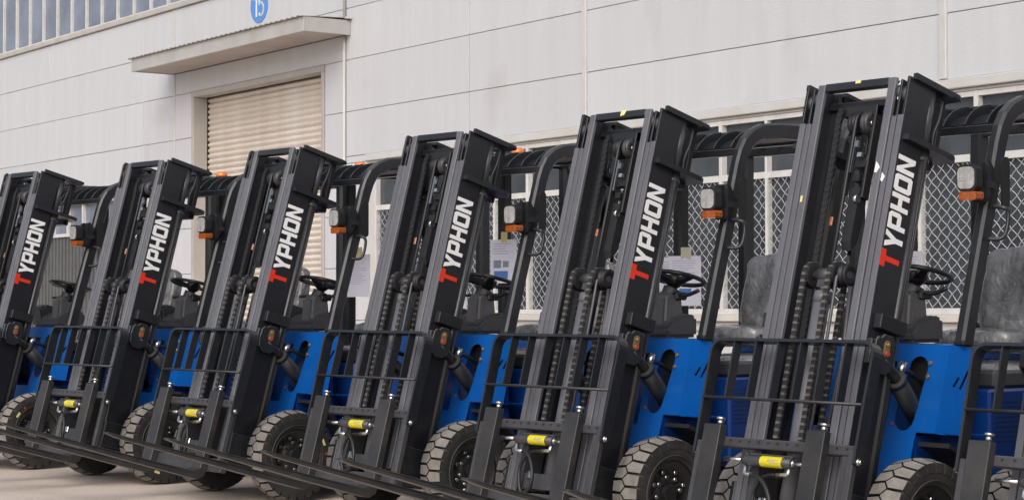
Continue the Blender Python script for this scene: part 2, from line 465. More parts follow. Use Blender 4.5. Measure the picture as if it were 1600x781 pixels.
def smooth_path(pts, n=6):
    """Catmull-Rom through pts"""
    P = [Vector(p) for p in pts]
    out = []
    for i in range(len(P) - 1):
        p0 = P[max(i - 1, 0)]; p1 = P[i]; p2 = P[i + 1]; p3 = P[min(i + 2, len(P) - 1)]
        for k in range(n):
            t = k / n
            out.append(0.5 * ((2 * p1) + (-p0 + p2) * t + (2 * p0 - 5 * p1 + 4 * p2 - p3) * t * t + (-p0 + 3 * p1 - 3 * p2 + p3) * t ** 3))
    out.append(P[-1])
    return out

def rrect(x0, y0, x1, y1, r, n=4):
    pts = []
    for cx, cy, a0 in ((x1 - r, y1 - r, 0), (x0 + r, y1 - r, 90), (x0 + r, y0 + r, 180), (x1 - r, y0 + r, 270)):
        for k in range(n + 1):
            a = R(a0 + 90 * k / n)
            pts.append((cx + r * math.cos(a), cy + r * math.sin(a)))
    return pts

# ------------------------------------------------------------------ ground
g = MB()
gs = 400.0
g.face([g.v((-gs, -gs, 0)), g.v((gs, -gs, 0)), g.v((gs, gs, 0)), g.v((-gs, gs, 0))])
tag(g.build('ground', 'ground'), kind='structure')

# ------------------------------------------------------------------ factory building (local x along the wall to the right, y into the wall, z up)
bld = empty('factory_building', (-23.457, 15.736, 0))
bld.rotation_euler = (0, -R(0.23), -R(5.4))
tag(bld, 'long pale grey factory wall of ribbed steel panels behind the forklift row', 'building')

ROWS = [-0.3, 0.31, 1.02, 1.727, 2.434, 3.145, 3.85, 4.557, 5.262, 5.93]
COLS = [-18.8, -13.5, -8.0, -4.05, -2.9, 2.37, 5.32, 7.66, 12.98, 15.6, 18.3, 23.6]
ZONES = [(2.94, 1.02, 30, 3.24), (-9.2, -1, -4.05, 3.06), (-2.28, -1, 1.8, 4.557)]
def subtract(rect, zone):
    x0, z0, x1, z1 = rect; a0, b0, a1, b1 = zone
    if a0 >= x1 or a1 <= x0 or b0 >= z1 or b1 <= z0: return [rect]
    out = []
    if b1 < z1: out.append((x0, b1, x1, z1))
    if b0 > z0: out.append((x0, z0, x1, b0))
    zz0, zz1 = max(z0, b0), min(z1, b1)
    if a0 > x0: out.append((x0, zz0, a0, zz1))
    if a1 < x1: out.append((a1, zz0, x1, zz1))
    return out
G = 0.0035
for i in range(len(COLS) - 1):
    for j in range(len(ROWS) - 1):
        rects = [(COLS[i], ROWS[j], COLS[i + 1], ROWS[j + 1])]
        for zn in ZONES:
            rects = [q for r_ in rects for q in subtract(r_, zn)]
        for (x0, z0, x1, z1) in rects:
            if x1 - x0 < 0.03 or z1 - z0 < 0.03: continue
            jit = random.uniform(-0.0025, 0.0025)
            MB().box((x0 + 0.0055, jit, z0 + G), (x1 - 0.0055, 0.05, z1 - G), 0.004).build('wall_panel', 'panel', bld)
bk = MB()
for r_ in ((-18.8, -0.3, 23.6, 8.6),):
    rects = [r_]
    for zn in ZONES + [(-18.8, 6.02, 24, 7.62)]:
        rects = [q for r2 in rects for q in subtract(r2, zn)]
    for (x0, z0, x1, z1) in rects:
        bk.box((x0, 0.052, z0), (x1, 0.25, z1))
bk.build('wall_backing', 'joint', bld)
MB().box((-18.8, 0.35, -0.3), (23.6, 12.0, 8.6)).build('building_core', 'joint', bld)

# joint covers and downpipes
for x, w_, pr in ((-2.9, 0.045, 0.012), (7.66, 0.075, 0.03), (12.98, 0.085, 0.035), (18.3, 0.08, 0.03), (-13.5, 0.05, 0.012)):
    z0 = 3.245 if x > 2.9 else -0.3
    MB().box((x - w_ / 2, -pr, z0), (x + w_ / 2, 0.004, 5.928), 0.006).build('joint_cover', 'trim', bld)
MB().tube([(2.37, -0.03, -0.2), (2.37, -0.03, 4.875)], 0.02, 8).tube([(2.37, -0.03, 5.1), (2.37, -0.03, 8.3)], 0.02, 8).build('downpipe', 'trim', bld)
for x in (-0.42, -4.6 + 0.9):
    pass

# upper window band
MB().box((-18.8, -0.045, 5.934), (23.6, 0.2, 6.018), 0.008).build('window_band_flashing', 'beige', bld)
MB().box((-18.8, -0.02, 7.62), (23.6, 0.2, 8.6), 0.01).build('parapet', 'trim', bld)
PW = 0.6445
for k in range(-12, 48):
    x = -10.33 + PW * k
    if x > 22.5: break
    fr = MB()
    fr.box((x - 0.022, 0.03, 6.022), (x + 0.022, 0.10, 7.615))
    fr.box((x + 0.0225, 0.035, 6.022), (x + PW - 0.0225, 0.10, 6.062))
    fr.box((x + 0.0225, 0.035, 7.575), (x + PW - 0.0225, 0.10, 7.615))
    f = fr.build('upper_window', 'winframe', bld)
    MB().box((x + 0.0227, 0.075, 6.0625), (x + PW - 0.0227, 0.08, 7.5745)).build('pane', 'glassup', f)

# lower window band with security mesh
MB().box((2.94, -0.05, 3.146), (23.6, 0.05, 3.236), 0.008).build('window_head_flashing', 'trim', bld)
MB().box((2.94, -0.012, 3.115), (23.6, 0.05, 3.143), 0.004).build('window_head_drip', 'beige', bld)
MB().box((2.94, -0.075, 1.03), (23.6, 0.20, 1.10), 0.008).build('window_sill', 'sillm', bld)
MB().box((2.94, -0.02, 0.93), (23.6, 0.049, 1.027), 0.006).build('sill_flashing', 'trim', bld)
MB().box((2.945, -0.008, 1.103), (3.125, 0.2, 3.112)).build('window_jamb', 'trim', bld)
LP = 0.681
def wire_field(x0, x1, z0, z1, pitch, y, r_, sgn):
    mb = MB()
    c = -40
    for k in range(-120, 120):
        c = k * pitch
        # line z = sgn*(x-x0) + c + z0 ; clip
        pts = []
        xs = x0; 
        # param
        xa, xb = x0, x1
        za = z0 + c + sgn * (xa - x0); zb = z0 + c + sgn * (xb - x0)
        if sgn > 0:
            if za > z1 or zb < z0: continue
            if za < z0: xa += (z0 - za); za = z0
            if zb > z1: xb -= (zb - z1); zb = z1
        else:
            if za < z0 or zb > z1: continue
            if za > z1: xa += (za - z1); za = z1
            if zb < z0: xb -= (z0 - zb); zb = z0
        if xb - xa < 0.02: continue
        L = xb - xa
        n = max(1, int(L / (pitch * 0.5)))
        path = []
        for i in range(n + 1):
            t = i / n
            wob = 0.0015 * (1 if i % 2 else -1)
            path.append((xa + L * t + wob, y + 0.005 * (1 if i % 2 else -1), za + (zb - za) * t - wob * sgn))
        mb.tube(path, r_, 4, False)
    return mb
k = 0
x = 3.13
while x < 22.5:
    big = (k % 5 == 0)
    mw = 0.05 if big else 0.034
    nb = 0.05 if ((k + 1) % 5 == 0) else 0.034
    xa, xb = x + mw / 2, x + LP - nb / 2
    fr = MB()
    fr.box((x - mw / 2, -0.006, 1.103), (x + mw / 2, 0.09, 3.112))
    fr.box((xa + 0.0005, 0.0, 2.48), (xb - 0.0005, 0.09, 2.545))
    fr.box((xa + 0.0005, 0.0, 1.103), (xb - 0.0005, 0.09, 1.16))
    fr.box((xa + 0.0005, 0.0, 3.065), (xb - 0.0005, 0.09, 3.112))
    f = fr.build('window', 'winframe', bld)
    MB().box((xa + 0.001, 0.06, 2.546), (xb - 0.001, 0.066, 3.064)).build('pane', 'glass', f)
    MB().box((xa + 0.001, 0.06, 1.161), (xb - 0.001, 0.066, 2.479)).build('pane', 'glass', f)
    if x < 23:
        mm = wire_field(xa + .002, xb - .002, 1.165, 2.475, 0.115, 0.022, 0.0040, -1)
        m2 = wire_field(xa + .002, xb - .002, 1.165, 2.475, 0.115, 0.014, 0.0040, 1)
        tmp = bpy.data.meshes.new('t'); m2.bm.to_mesh(tmp); m2.bm.free(); mm.bm.from_mesh(tmp); bpy.data.meshes.remove(tmp)
        mm.build('security_mesh', 'mesh', f, kind='stuff', fix=False)
    x += LP
    k += 1

# roller shutter doorway
MB().box((-2.28, -0.02, -0.3), (-2.20, 0.22, 4.47), 0.006).build('door_jamb', 'reveal', bld)
MB().box((1.72, -0.02, -0.3), (1.80, 0.22, 4.47), 0.006).build('door_jamb', 'reveal', bld)
MB().box((-2.28, -0.024, 4.472), (1.80, 0.22, 4.553), 0.006).build('door_lintel', 'reveal', bld)
sh = MB().box((-2.19, 0.30, -0.3), (1.71, 0.34, 4.47)).build('roller_door', 'joint', bld)
pitch = 0.087
prof = []
for i in range(10):
    t = i / 9
    prof.append((0.262 - 0.040 * (1 - abs(2 * t - 0.96) ** 1.35), 0.001 + (pitch - 0.002) * t))
slat_me = None
for k in range(52):
    z = 4.475 - pitch * (k + 1)
    if slat_me is None:
        mb = MB()
        A = [mb.v((-2.196, p[0], p[1])) for p in prof]
        B = [mb.v((1.716, p[0], p[1])) for p in prof]
        for i in range(9): mb.face([A[i], B[i], B[i + 1], A[i + 1]], True)
        A2 = [mb.v((-2.196, p[0] + 0.012, p[1])) for p in (prof[0], prof[-1])]
        B2 = [mb.v((1.716, p[0] + 0.012, p[1])) for p in (prof[0], prof[-1])]
        mb.face([A[0], B[0], B2[0], A2[0]]); mb.face([A[-1], B[-1], B2[1], A2[1]])
        s = mb.build('slat', 'shutter', sh, fix=False)
        slat_me = s.data
    else:
        s = link(bpy.data.objects.new('slat', slat_me), sh)
    s.location = (0, random.uniform(-0.002, 0.002), z)

# canopy over the doorway
cn = MB().box((-2.92, -0.735, 4.885), (2.49, -0.70, 5.085), 0.004).build('canopy', 'canopy', bld)
MB().box((2.45, -0.699, 4.887), (2.492, -0.001, 5.086), 0.004).build('canopy_end', 'canopy', cn)
MB().box((-2.92, -0.699, 4.887), (-2.88, -0.001, 5.086), 0.004).build('canopy_end', 'canopy', cn)
MB().box((-2.879, -0.699, 4.90), (2.449, -0.004, 4.93)).build('soffit', 'soffit', cn)
dj = MB()
xx = -2.86
while xx < 2.43:
    dj.box((xx, -0.03, 4.888), (xx + 0.055, -0.006, 4.8995)); xx += 0.085
dj.build('soffit_clips', 'joint', cn)
rf = MB()
rows_ = []
nx = 5 * 37
for i in range(nx + 1):
    x = -2.96 + (5.46) * i / nx
    ph = (i % 5)
    hgt = (0.0, 0.014, 0.014, 0.0, 0.0)[ph]
    rows_.append((rf.v((x, -0.775, 5.088 + hgt)), rf.v((x, -0.002, 5.125 + hgt))))
for i in range(nx):
    rf.face([rows_[i][0], rows_[i + 1][0], rows_[i + 1][1], rows_[i][1]])
geom = rf.bm.faces[:]
ret = bmesh.ops.extrude_face_region(rf.bm, geom=geom)
for e in ret['geom']:
    if isinstance(e, bmesh.types.BMVert): e.co.z -= 0.006
rf.build('roof_sheet', 'roof', cn)
MB().box((2.36, -0.09, 5.102), (2.54, -0.002, 5.13), 0.004).build('gutter_outlet', 'trim', cn)

# grey gate with a glazed strip, left bay
MB().box((-9.2, -0.03, 3.0), (-4.05, 0.1, 3.058), 0.006).build('gate_head', 'beige', bld)
gt = MB()
xx = -9.2
gt.box((-9.2, 0.05, -0.3), (-4.06, 0.09, 2.46))
while xx < -4.2:
    gt.box((xx + 0.01, 0.03, -0.3), (xx + 0.075, 0.052, 2.45)); xx += 0.15
gate = gt.build('sliding_gate', 'gate', bld)
MB().box((-9.2, 0.0, 2.462), (-4.06, 0.1, 2.52)).build('gate_rail', 'winframe', gate)
xx = -9.17
while xx < -4.3:
    f = MB().box((xx - 0.025, 0.0, 2.522), (xx + 0.025, 0.1, 2.998)).build('mullion', 'winframe', gate)
    MB().box((xx + 0.026, 0.06, 2.523), (xx + 0.64, 0.066, 2.997)).build('pane', 'glassup', gate)
    xx += 0.667

# the number sign
sg = empty('number_sign', (0, 0, 0))
sg.matrix_world = Matrix.Translation((-23.457, 15.736, 0)) @ Matrix.Rotation(-R(5.4), 4, 'Z') @ Matrix.Rotation(-R(0.23), 4, 'Y') @ Matrix.Translation((-0.10, -0.004, 5.635))
tag(sg, 'round blue sign with white number 15 on the wall above the door canopy', 'sign')
mb = MB(); mb.lathe([(-0.004, 0.262), (0.0, 0.265), (0.006, 0.265)], (0, 0, 0), 40, 'y', False); mb.build('disc', 'signblue', sg)
def stroke(mb, pts, w, y0, y1):
    for (a, b) in zip(pts[:-1], pts[1:]):
        a = Vector(a); b = Vector(b); d = (b - a).normalized(); n_ = Vector((-d.y, d.x)) * w / 2; e = d * w * 0.35
        q = [a - e + n_, a - e - n_, b + e - n_, b + e + n_]
        mb.prism([(p.x, p.y) for p in q], 1, y0, y1)
mb = MB(); stroke(mb, [(-0.145, 0.10), (-0.075, 0.155), (-0.075, -0.155)], 0.036, -0.009, -0.0045); mb.build('digit', 'signwhite', sg)
mb = MB()
five = [(0.135, 0.152), (0.02, 0.152), (0.008, 0.02)] + [(0.062 + 0.078 * math.cos(R(t)), -0.062 + 0.092 * math.sin(R(t))) for t in range(130, -150, -20)]
stroke(mb, five, 0.034, -0.009, -0.0045); mb.build('digit', 'signwhite', sg)

# ------------------------------------------------------------------ bare wood across the yard, behind the camera (seen only as reflections in the panes)
M['bark'] = mat('bare_bark', (0.055, 0.048, 0.042), 0.9, var=0.4, scale=2)
rw = random.Random(3)
m = MB()
for k in range(150):
    x = rw.uniform(-120, 20); y = rw.uniform(-42, -26) ; h = rw.uniform(5, 8.5); tx = rw.uniform(-.6, .6)
    m.tube([(x, y, 0), (x + tx * .4, y, h * .5), (x + tx, y, h)], .1, 5, False, [rw.uniform(.12, .2), .09, .015])
    for b in range(16):
        z = h * rw.uniform(.25, .95); a = rw.uniform(0, 2 * PI); l_ = (h - z) * .5 + .8
        p = Vector((x + tx * z / h, y, z)); q = p + Vector((math.cos(a) * l_ * .6, math.sin(a) * l_ * .6, l_ * .8))
        m.tube([p, p.lerp(q, .5) + Vector((rw.uniform(-.1, .1), 0, 0)), q], .04, 3, False, [.05, .035, .012])
m.build('bare_wood', 'bark', None, kind='stuff')

# ------------------------------------------------------------------ the forklift
TL = R(15.16)
cT, sT = math.cos(TL), math.sin(TL)
def MT(p):
    """mast coordinates: x across, d back from the front of the rails, w down from the mast top"""
    x, d, w = p
    return Vector((x, d * cT - w * sT, 2.278 - d * sT - w * cT))

def make_wheel(parent, xo, W, yw, Rr, name):
    """xo: outer face x (signed), wheel centre (.., yw, Rr)"""
    s = 1 if xo > 0 else -1
    c = (xo, yw, Rr)
    th = 0.022
    wb = MB(); 
    rr = Rr * 0.585
    prof = [(-s * 0.05, 0.03), (-s * 0.05, 0.075), (-s * 0.058, 0.08), (-s * 0.062, rr * 0.78), (-s * 0.02, rr * 0.93), (-s * 0.016, rr * 1.0), (-s * 0.03, rr * 1.01)]
    wb.lathe(prof, c, 36, cap=False)
    wb.lathe([(-s * 0.07, rr), (-s * 0.0705, 0.001)], c, 36, cap=False)
    wheel = wb.build(name, 'rim', parent)
    ty = MB()
    prof = [(-s * 0.022, rr * 0.99), (-s * 0.014, rr * 1.06), (-s * 0.012, rr * 1.10), (-s * 0.004, rr * 1.28), (-s * 0.004, Rr * 0.86), (-s * 0.012, Rr * 0.905),
            (-s * W / 2, Rr * 0.915), (-s * (W - 0.012), Rr * 0.905), (-s * (W - 0.004), Rr * 0.86), (-s * (W - 0.01), rr * 1.1), (-s * (W - 0.02), rr * 0.99)]
    ty.lathe(prof + prof[:1], c, 44, cap=False)
    # raised rib line on the sidewall
    ty.lathe([(-s * 0.006, rr * 1.13), (-s * 0.001, rr * 1.145), (-s * 0.001, rr * 1.165), (-s * 0.006, rr * 1.18)], c, 44, cap=False)
    tyre = ty.build('tyre', 'rubber', wheel)
    if Rr > .25:
        mk = MB()
        for a_, w_, m_ in ((1.85, .05, 0), (1.5, .018, 1)):
            q = []
            for da, dr in ((-w_ * 2, .205), (w_ * 2, .205), (w_ * 2, .222), (-w_ * 2, .222)):
                q.append(mk.v((xo - s * 0.0032, yw + dr * math.cos(a_ + da), Rr + dr * math.sin(a_ + da))))
            mk.mi = m_; mk.face(q)
        mk.build('tyre_marks', ['tape', 'redcap'], wheel, fix=False)
    tr = MB()
    N = 26 if Rr > 0.25 else 18
    pa = 2 * PI / N
    r0, r1 = Rr * 0.90, Rr
    for row in (1, -1):
        for k in range(N):
            a0 = pa * (k + (0.5 if row < 0 else 0.0))
            sh2 = [(-0.11, 0.0), (0.17, -0.41), (0.97, -0.38), (0.97, 0.38), (0.17, 0.41)]
            top = []; bot = []
            for (u, v) in sh2:
                xx = xo - s * W / 2 + s * row * u * W / 2
                rt = r1 - 0.006 * max(0, u) ** 2 - (0.010 if u > 0.9 else 0)
                ang = a0 + v * pa
                top.append(tr.v((xx, yw + rt * math.cos(ang), Rr + rt * math.sin(ang))))
                rb = r0 if u < 0.9 else Rr * 0.80
                xb_ = xx if u < 0.9 else xo - s * W / 2 + s * row * 0.998 * W / 2
                bot.append(tr.v((xb_, yw + rb * math.cos(ang), Rr + rb * math.sin(ang))))
            tr.mi = 0; tr.face(top)
            n = len(top)
            for i in range(n):
                tr.mi = 1
                tr.face([top[i], top[(i + 1) % n], bot[(i + 1) % n], bot[i]])
            tr.mi = 0
    tr.build('tread', ['tread', 'rubber'], wheel)
    hb = MB()
    hb.lathe([(-s * 0.066, 0.062), (-s * 0.052, 0.062), (-s * 0.05, 0.05), (-s * 0.03, 0.046), (-s * 0.027, 0.04), (-s * 0.027, 0.0001)], c, 20, smooth=False)
    hb.build('hub', 'rim', wheel)
    proto = None
    for k in range(8):
        a = 2 * PI * (k + 0.3) / 8
        for rad, sz in ((0.085, 0.011), (0.115, 0.010)):
            if rad > rr * 0.75: continue
            if rad > 0.1 and k % 2: pass
            p = Vector((xo - s * 0.062, yw + rad * math.cos(a + rad * 6), Rr + rad * math.sin(a + rad * 6)))
            if proto is None:
                bb = MB(); bb.cyl((0, 0, 0), (s * 0.02, 0, 0), sz, 6); proto = bb.build('wheel_nut', 'chrome', wheel)
                proto.location = p
            else:
                o = link(bpy.data.objects.new('wheel_nut', proto.data), wheel); o.location = p
    return wheel

LET = {  # letters in a 0..1 (advance) x 0..1 (height) box, as polygons
 'T': [[(0, .74), (0, 1), (1, 1), (1, .74)], [(.35, 0), (.35, .739), (.65, .739), (.65, 0)]],
 'Y': [[(0, 1), (.32, 1), (.5, .66), (.68, 1), (1, 1), (.65, .40), (.65, 0), (.35, 0), (.35, .40)]],
 'P': [[(0, 0), (0, 1), (.28, 1), (.28, 0)], [(.281, 1), (.85, 1), (1, .88), (.281, .78)], [(.72, .819), (1, .879), (1, .40), (.72, .50)], [(.281, .50), (.72, .50), (1, .40), (.85, .28), (.281, .28)]],
 'H': [[(0, 0), (0, 1), (.28, 1), (.28, 0)], [(.72, 0), (.72, 1), (1, 1), (1, 0)], [(.281, .39), (.281, .61), (.719, .61), (.719, .39)]],
 'O': [[(0, .12), (0, .88), (.28, .78), (.28, .22)], [(.72, .22), (.72, .78), (1, .88), (1, .12)], [(0, .881), (.12, 1), (.88, 1), (1, .881), (.72, .78), (.28, .78)], [(0, .119), (.28, .22), (.72, .22), (1, .119), (.88, 0), (.12, 0)]],
 'N': [[(0, 0), (0, 1), (.28, 1), (.28, 0)], [(.72, 0), (.72, 1), (1, 1), (1, 0)], [(.281, 1), (.719, .34), (.719, 0), (.281, .66)]],
}

def pillow(mb, c, size, n=(10, 10), seed=0, amp=0.012, ex=5.0, R_=None):
    """rounded lump (superellipsoid) with wrinkles"""
    nu, nv = n[0] * 2, n[1]
    def sgnp(v, e): return math.copysign(abs(v) ** e, v)
    e = 2.0 / ex
    rings = []
    for j in range(nv + 1):
        ph = -PI / 2 + PI * j / nv
        ring = []
        for i in range(nu):
            t = 2 * PI * i / nu
            p = Vector((size[0] / 2 * sgnp(math.cos(ph), e) * sgnp(math.cos(t), e), size[1] / 2 * sgnp(math.cos(ph), e) * sgnp(math.sin(t), e), size[2] / 2 * sgnp(math.sin(ph), e)))
            q = p * 9 + Vector((seed * 3.1, seed, 0))
            q2 = Vector((q.x * 1.6 + 4, q.y * 1.6, q.z * 0.9))
            d = noise.noise(q) * amp + (0.4 - abs(noise.noise(q2)) * 1.8) * amp * 0.9 + noise.noise(q * 3.1) * amp * 0.5
            p = p + p.normalized() * d
            if R_ is not None: p = R_ @ p
            ring.append(mb.v(Vector(c) + p))
        rings.append(ring)
    for j in range(nv):
        for i in range(nu):
            mb.face([rings[j][i], rings[j][(i + 1) % nu], rings[j + 1][(i + 1) % nu], rings[j + 1][i]], True)

RB = 2.08      # lower end of the rails
def make_forklift():
    root = empty('forklift')
    # ---- mast rails: three nested channels each side
    for s in (1, -1):
        m = MB(MT)
        m.box((s * .294, .004, 0), (s * .308, .165, RB), .002)
        m.box((s * .274, .145, .02), (s * .2935, .165, RB))
        m.mi = 1
        m.box((s * .2765, 0, .185), (s * .3078, .0035, RB), .001)
        m.box((s * .2765, .0036, .185), (s * .2935, .02, RB), .002)
        outer = m.build('outer_rail', ['web', 'mast'], root)
        m = MB(MT)
        m.box((s * .256, .006, .012), (s * .268, .155, RB), .002)
        m.box((s * .238, .135, .03), (s * .2555, .155, RB))
        m.mi = 1
        m.box((s * .2415, .002, .188), (s * .2678, .0055, RB), .001)
        m.box((s * .2415, .0056, .188), (s * .2555, .02, RB), .002)
        m.build('middle_rail', ['web', 'mast'], root)
        m = MB(MT)
        m.box((s * .220, .0225, .01), (s * .232, .13, RB - .04))
        m.box((s * .192, .108, .01), (s * .2195, .13, RB - .04))
        m.mi = 1
        m.box((s * .190, 0, 0), (s * .2320, .022, RB - .04), .003)
        m.build('inner_rail', ['web', 'mast'], root)
        r_ = MB(MT)
        r_.cyl((s * .234, .05, .062), (s * .256, .05, .062), .042, 18)
        r_.cyl((s * .2685, .05, .075), (s * .294, .05, .075), .042, 18)
        r_.build('guide_roller', 'plastic', root)
        # mast foot
        m = MB(MT)
        m.box((s * .3085, -.005, 1.90), (s * .335, .19, 2.07), .004)
        m.build('mast_foot', 'frame', root)
        if s > 0:
            adv = 0.0872
            pos = .906
            for ch in 'TYPHON':
                mb = MB(MT)
                wl_, hh, d0 = (.079, .130, .005) if ch == 'T' else (.0785, .122, .016)
                for poly in LET[ch]:
                    pts = [(d0 + hh * (1 - y), pos - wl_ * x) for x, y in poly]
                    mb.prism(pts, 0, .3082, .3092)
                mb.build('letter', 'red' if ch == 'T' else 'white', outer)
                pos -= adv + (0.004 if ch == 'T' else 0)
    # crossbars at the top
    m = MB(MT); m.box((-.1895, .001, -.003), (.1895, .045, .034), .003); m.build('mast_crossbar', 'frame', root)
    for b_ in (((-.2195, .085, .066), (.2195, .107, .10)), ((-.2195, .085, 1.96), (.2195, .107, 2.03))):
        m = MB(MT); m.box(*b_, .003); m.build('inner_crossmember', 'frame', root)
    # outer mast brackets (two levels) and the dark plates between them
    for w0 in (.0, .298):
        m = MB(MT)
        for s in (1, -1):
            if w0 == 0:
                m.prism([(s * .3085, .025), (s * .33, .025), (s * .33, .345), (s * .31, .38), (s * .20, .39), (s * .20, .17), (s * .3085, .166)], 2, w0 - .018, w0)
                m.prism([(s * .3085, .025), (s * .33, .025), (s * .33, .30), (s * .315, .30), (s * .3085, .166)], 2, w0, w0 + .010)
            else:
                m.prism([(s * .3085, .018), (s * .345, .018), (s * .345, .35), (s * .325, .385), (s * .20, .395), (s * .20, .17), (s * .3085, .166)], 2, w0 - .026, w0)
        m.box((-.1995, .345, w0 - .028), (.1995, .385, w0 + .03 if w0 else w0 - .001), .003)
        m.build('mast_bracket', 'frame', root)
    for s in (1, -1):
        m = MB(MT); m.box((s * .20, .312, .0125), (s * .255, .345, .2715), .003); m.build('bracket_web', 'dark', root)
        m = MB(MT); m.tube(smooth_path([(s * .29, .275, .02), (s * .30, .262, .12), (s * .29, .25, .2), (s * .285, .262, .27)], 4), .008, 6); m.build('mast_hose', 'hose', root)
        # side lift cylinders behind the rails
        m = MB(MT)
        m.tube([(s * .276, .205, .001), (s * .276, .205, .271)], .024, 10)
        m.tube([(s * .274, .210, .299), (s * .274, .210, 2.04)], .034, 12)
        m.tube([(s * .274, .210, .32), (s * .274, .210, .345)], .039, 12)
        lc = m.build('lift_cylinder', 'cyl', root)
        m = MB(MT)
        m.tube([(s * .322, .185, .34), (s * .318, .19, .6), (s * .318, .19, 1.95)], .006, 6)
        m.build('hydraulic_pipe', 'frame', lc)
        m = MB(MT)
        m.box((s * .3095, .03, 1.098), (s * .352, .21, 1.165), .003)
        m.build('cylinder_clamp', 'dark', root)
        # tilt cylinder lug and pin
        m = MB(MT)
        pts = [(.012, 1.225), (.028, 1.203), (.05, 1.203), (.066, 1.185), (.12, 1.185), (.143, 1.205), (.152, 1.29), (.14, 1.335), (.105, 1.362), (.06, 1.362), (.018, 1.33), (.008, 1.27)]
        m.prism([(p[0] * .97 + .003, (p[1] - 1.28) * .97 + 1.28) for p in pts], 0, s * .3085, s * .318)
        m.build('tilt_lug', 'web', root)
        m = MB(MT)
        m.prism(pts, 0, s * .346, s * .360)
        m.box((s * .3181, -.003, 1.22), (s * .3459, .03, 1.33))
        bmesh.ops.recalc_face_normals(m.bm, faces=m.bm.faces)
        bmesh.ops.bevel(m.bm, geom=[e for e in m.bm.edges if e.calc_face_angle(0) > 1.2], offset=.003, segments=1, affect='EDGES')
        lug = m.build('tilt_lug', 'frame', root)
        m = MB(MT); m.prism(rrect(.070, 1.208, .106, 1.285, .017), 0, s * .3603, s * .364); m.build('pin_keeper', 'brass', lug)
        m = MB(MT); m.tube([(s * .364, .088, 1.268), (s * .374, .088, 1.268)], .0125, 8); m.build('grease_cap', 'redcap', lug)
        m = MB(MT); m.tube([(s * .364, .088, 1.228), (s * .372, .088, 1.228)], .009, 6); m.build('pin_bolt', 'brass', lug)
        a = Vector((s * .332, -.185, .955)); b = Vector((s * .282, .010, .795)); c_ = Vector((s * .24, .17, .665))
        d_ = (b - a).normalized()
        tc = MB(); tc.tube([a - d_ * .09, a - d_ * .01, a + d_ * .06], .02, 14, True, [.013, .024, .026]); tc.tube([a + d_ * .0605, a + d_ * .085], .047, 16); tc.tube([a + d_ * .0855, c_], .043, 16)
        tcyl = tc.build('tilt_cylinder', 'frame', root)
        tc = MB(); tc.tube(smooth_path([a + d_ * .09 + Vector((0, .02, .05)), a + d_ * .13 + Vector((0, .05, .075)), b + Vector((0, .09, .10)), b + Vector((0, .16, .05))], 4), .013, 8); tc.build('tilt_hose', 'hose', tcyl)
        tc = MB(); tc.cyl(a + d_ * .085 + Vector((0, .02, .045)), a + d_ * .085 + Vector((0, .05, .085)), .018, 8); tc.build('hose_fitting', 'chrome', tcyl)
    # ---- centre lift gear
    m = MB(MT); m.tube([(0, .02, 1.015), (0, .02, 2.05)], .038, 16); m.tube([(0, .02, 1.005), (0, .02, 1.0551)], .0405, 16); cl = m.build('centre_cylinder', 'mast', root)
    m = MB(MT); m.tube([(.0, .02, .93), (.0, .02, 1.004)], .02, 10); m.build('cylinder_rod', 'steel', cl)
    m = MB(MT); m.tube([(-.105, .02, .925), (.14, .02, .925)], .018, 10); m.tube([(-.04, .02, .925), (.035, .02, .925)], .032, 14); m.box((-.03, .0, .925), (.03, .045, .985)); m.build('crosshead', 'plastic', cl)
    for x in (-.082, .066):
        m = MB(MT); m.lathe([(-.016, .03), (-.016, .056), (-.012, .06), (-.010, .05), (.010, .05), (.012, .06), (.016, .056), (.016, .03)], (x, .02, .925), 24); m.build('chain_wheel', 'dark', cl)
    m = MB(MT); m.lathe([(-.02, .03), (-.02, .052), (-.012, .052), (-.004, .042), (.006, .042), (.014, .052), (.02, .052), (.02, .026), (.012, .022), (.012, .0001)], (.125, .02, .925), 24); m.build('hose_wheel', 'dark', cl)
    # chains: link plates one after another round the wheels
    def chain(x, pathdw, n, width, mats):
        m = MB(MT)
        P = [Vector((0, p[0], p[1])) for p in smooth_path([(0, a_, b_) for a_, b_ in pathdw], 8)] if False else [Vector((0, a_, b_)) for a_, b_ in pathdw]
        L = [0]
        for i in range(1, len(P)): L.append(L[-1] + (P[i] - P[i - 1]).length)
        tot = L[-1]; pitch_ = 0.0165
        k = 0; t = 0
        def at(t):
            for i in range(1, len(P)):
                if t <= L[i]: return P[i - 1].lerp(P[i], (t - L[i - 1]) / (L[i] - L[i - 1]))
            return P[-1]
        while t + pitch_ < tot:
            a_ = at(t); b_ = at(t + pitch_)
            dd = (b_ - a_).normalized(); nn = Vector((0, -dd.z, dd.y))
            w2 = width / 2 * (0.8 if k % 2 == 0 else 1.0)
            th_ = .0075 if k % 2 == 0 else .0045
            e = 0.36 if k % 2 == 0 else .64
            c1 = (a_ + b_) / 2
            vs = []
            for sx in (-1, 1):
                for st in (-1, 1):
                    for sn in (-1, 1):
                        q = c1 + dd * st * pitch_ * e + nn * sn * th_
                        vs.append(m.v((x + sx * w2, q.y, q.z)))
            m.mi = k % 2
            for q in ((0, 1, 3, 2), (4, 6, 7, 5), (0, 4, 5, 1), (2, 3, 7, 6), (0, 2, 6, 4), (1, 5, 7, 3)):
                m.face([vs[i] for i in q])
            t += pitch_; k += 1
        return m.build('lift_chain', mats, root, kind='stuff')
    arc = [(.02 - .056 * math.cos(a_), .925 - .056 * math.sin(a_)) for a_ in [PI * i / 10 for i in range(11)]]
    for x in (-.082, .066):
        chain(x, [(-.036, 1.70)] + arc + [(.08, 2.05)], 0, .030, ['chainlink', 'chain'])
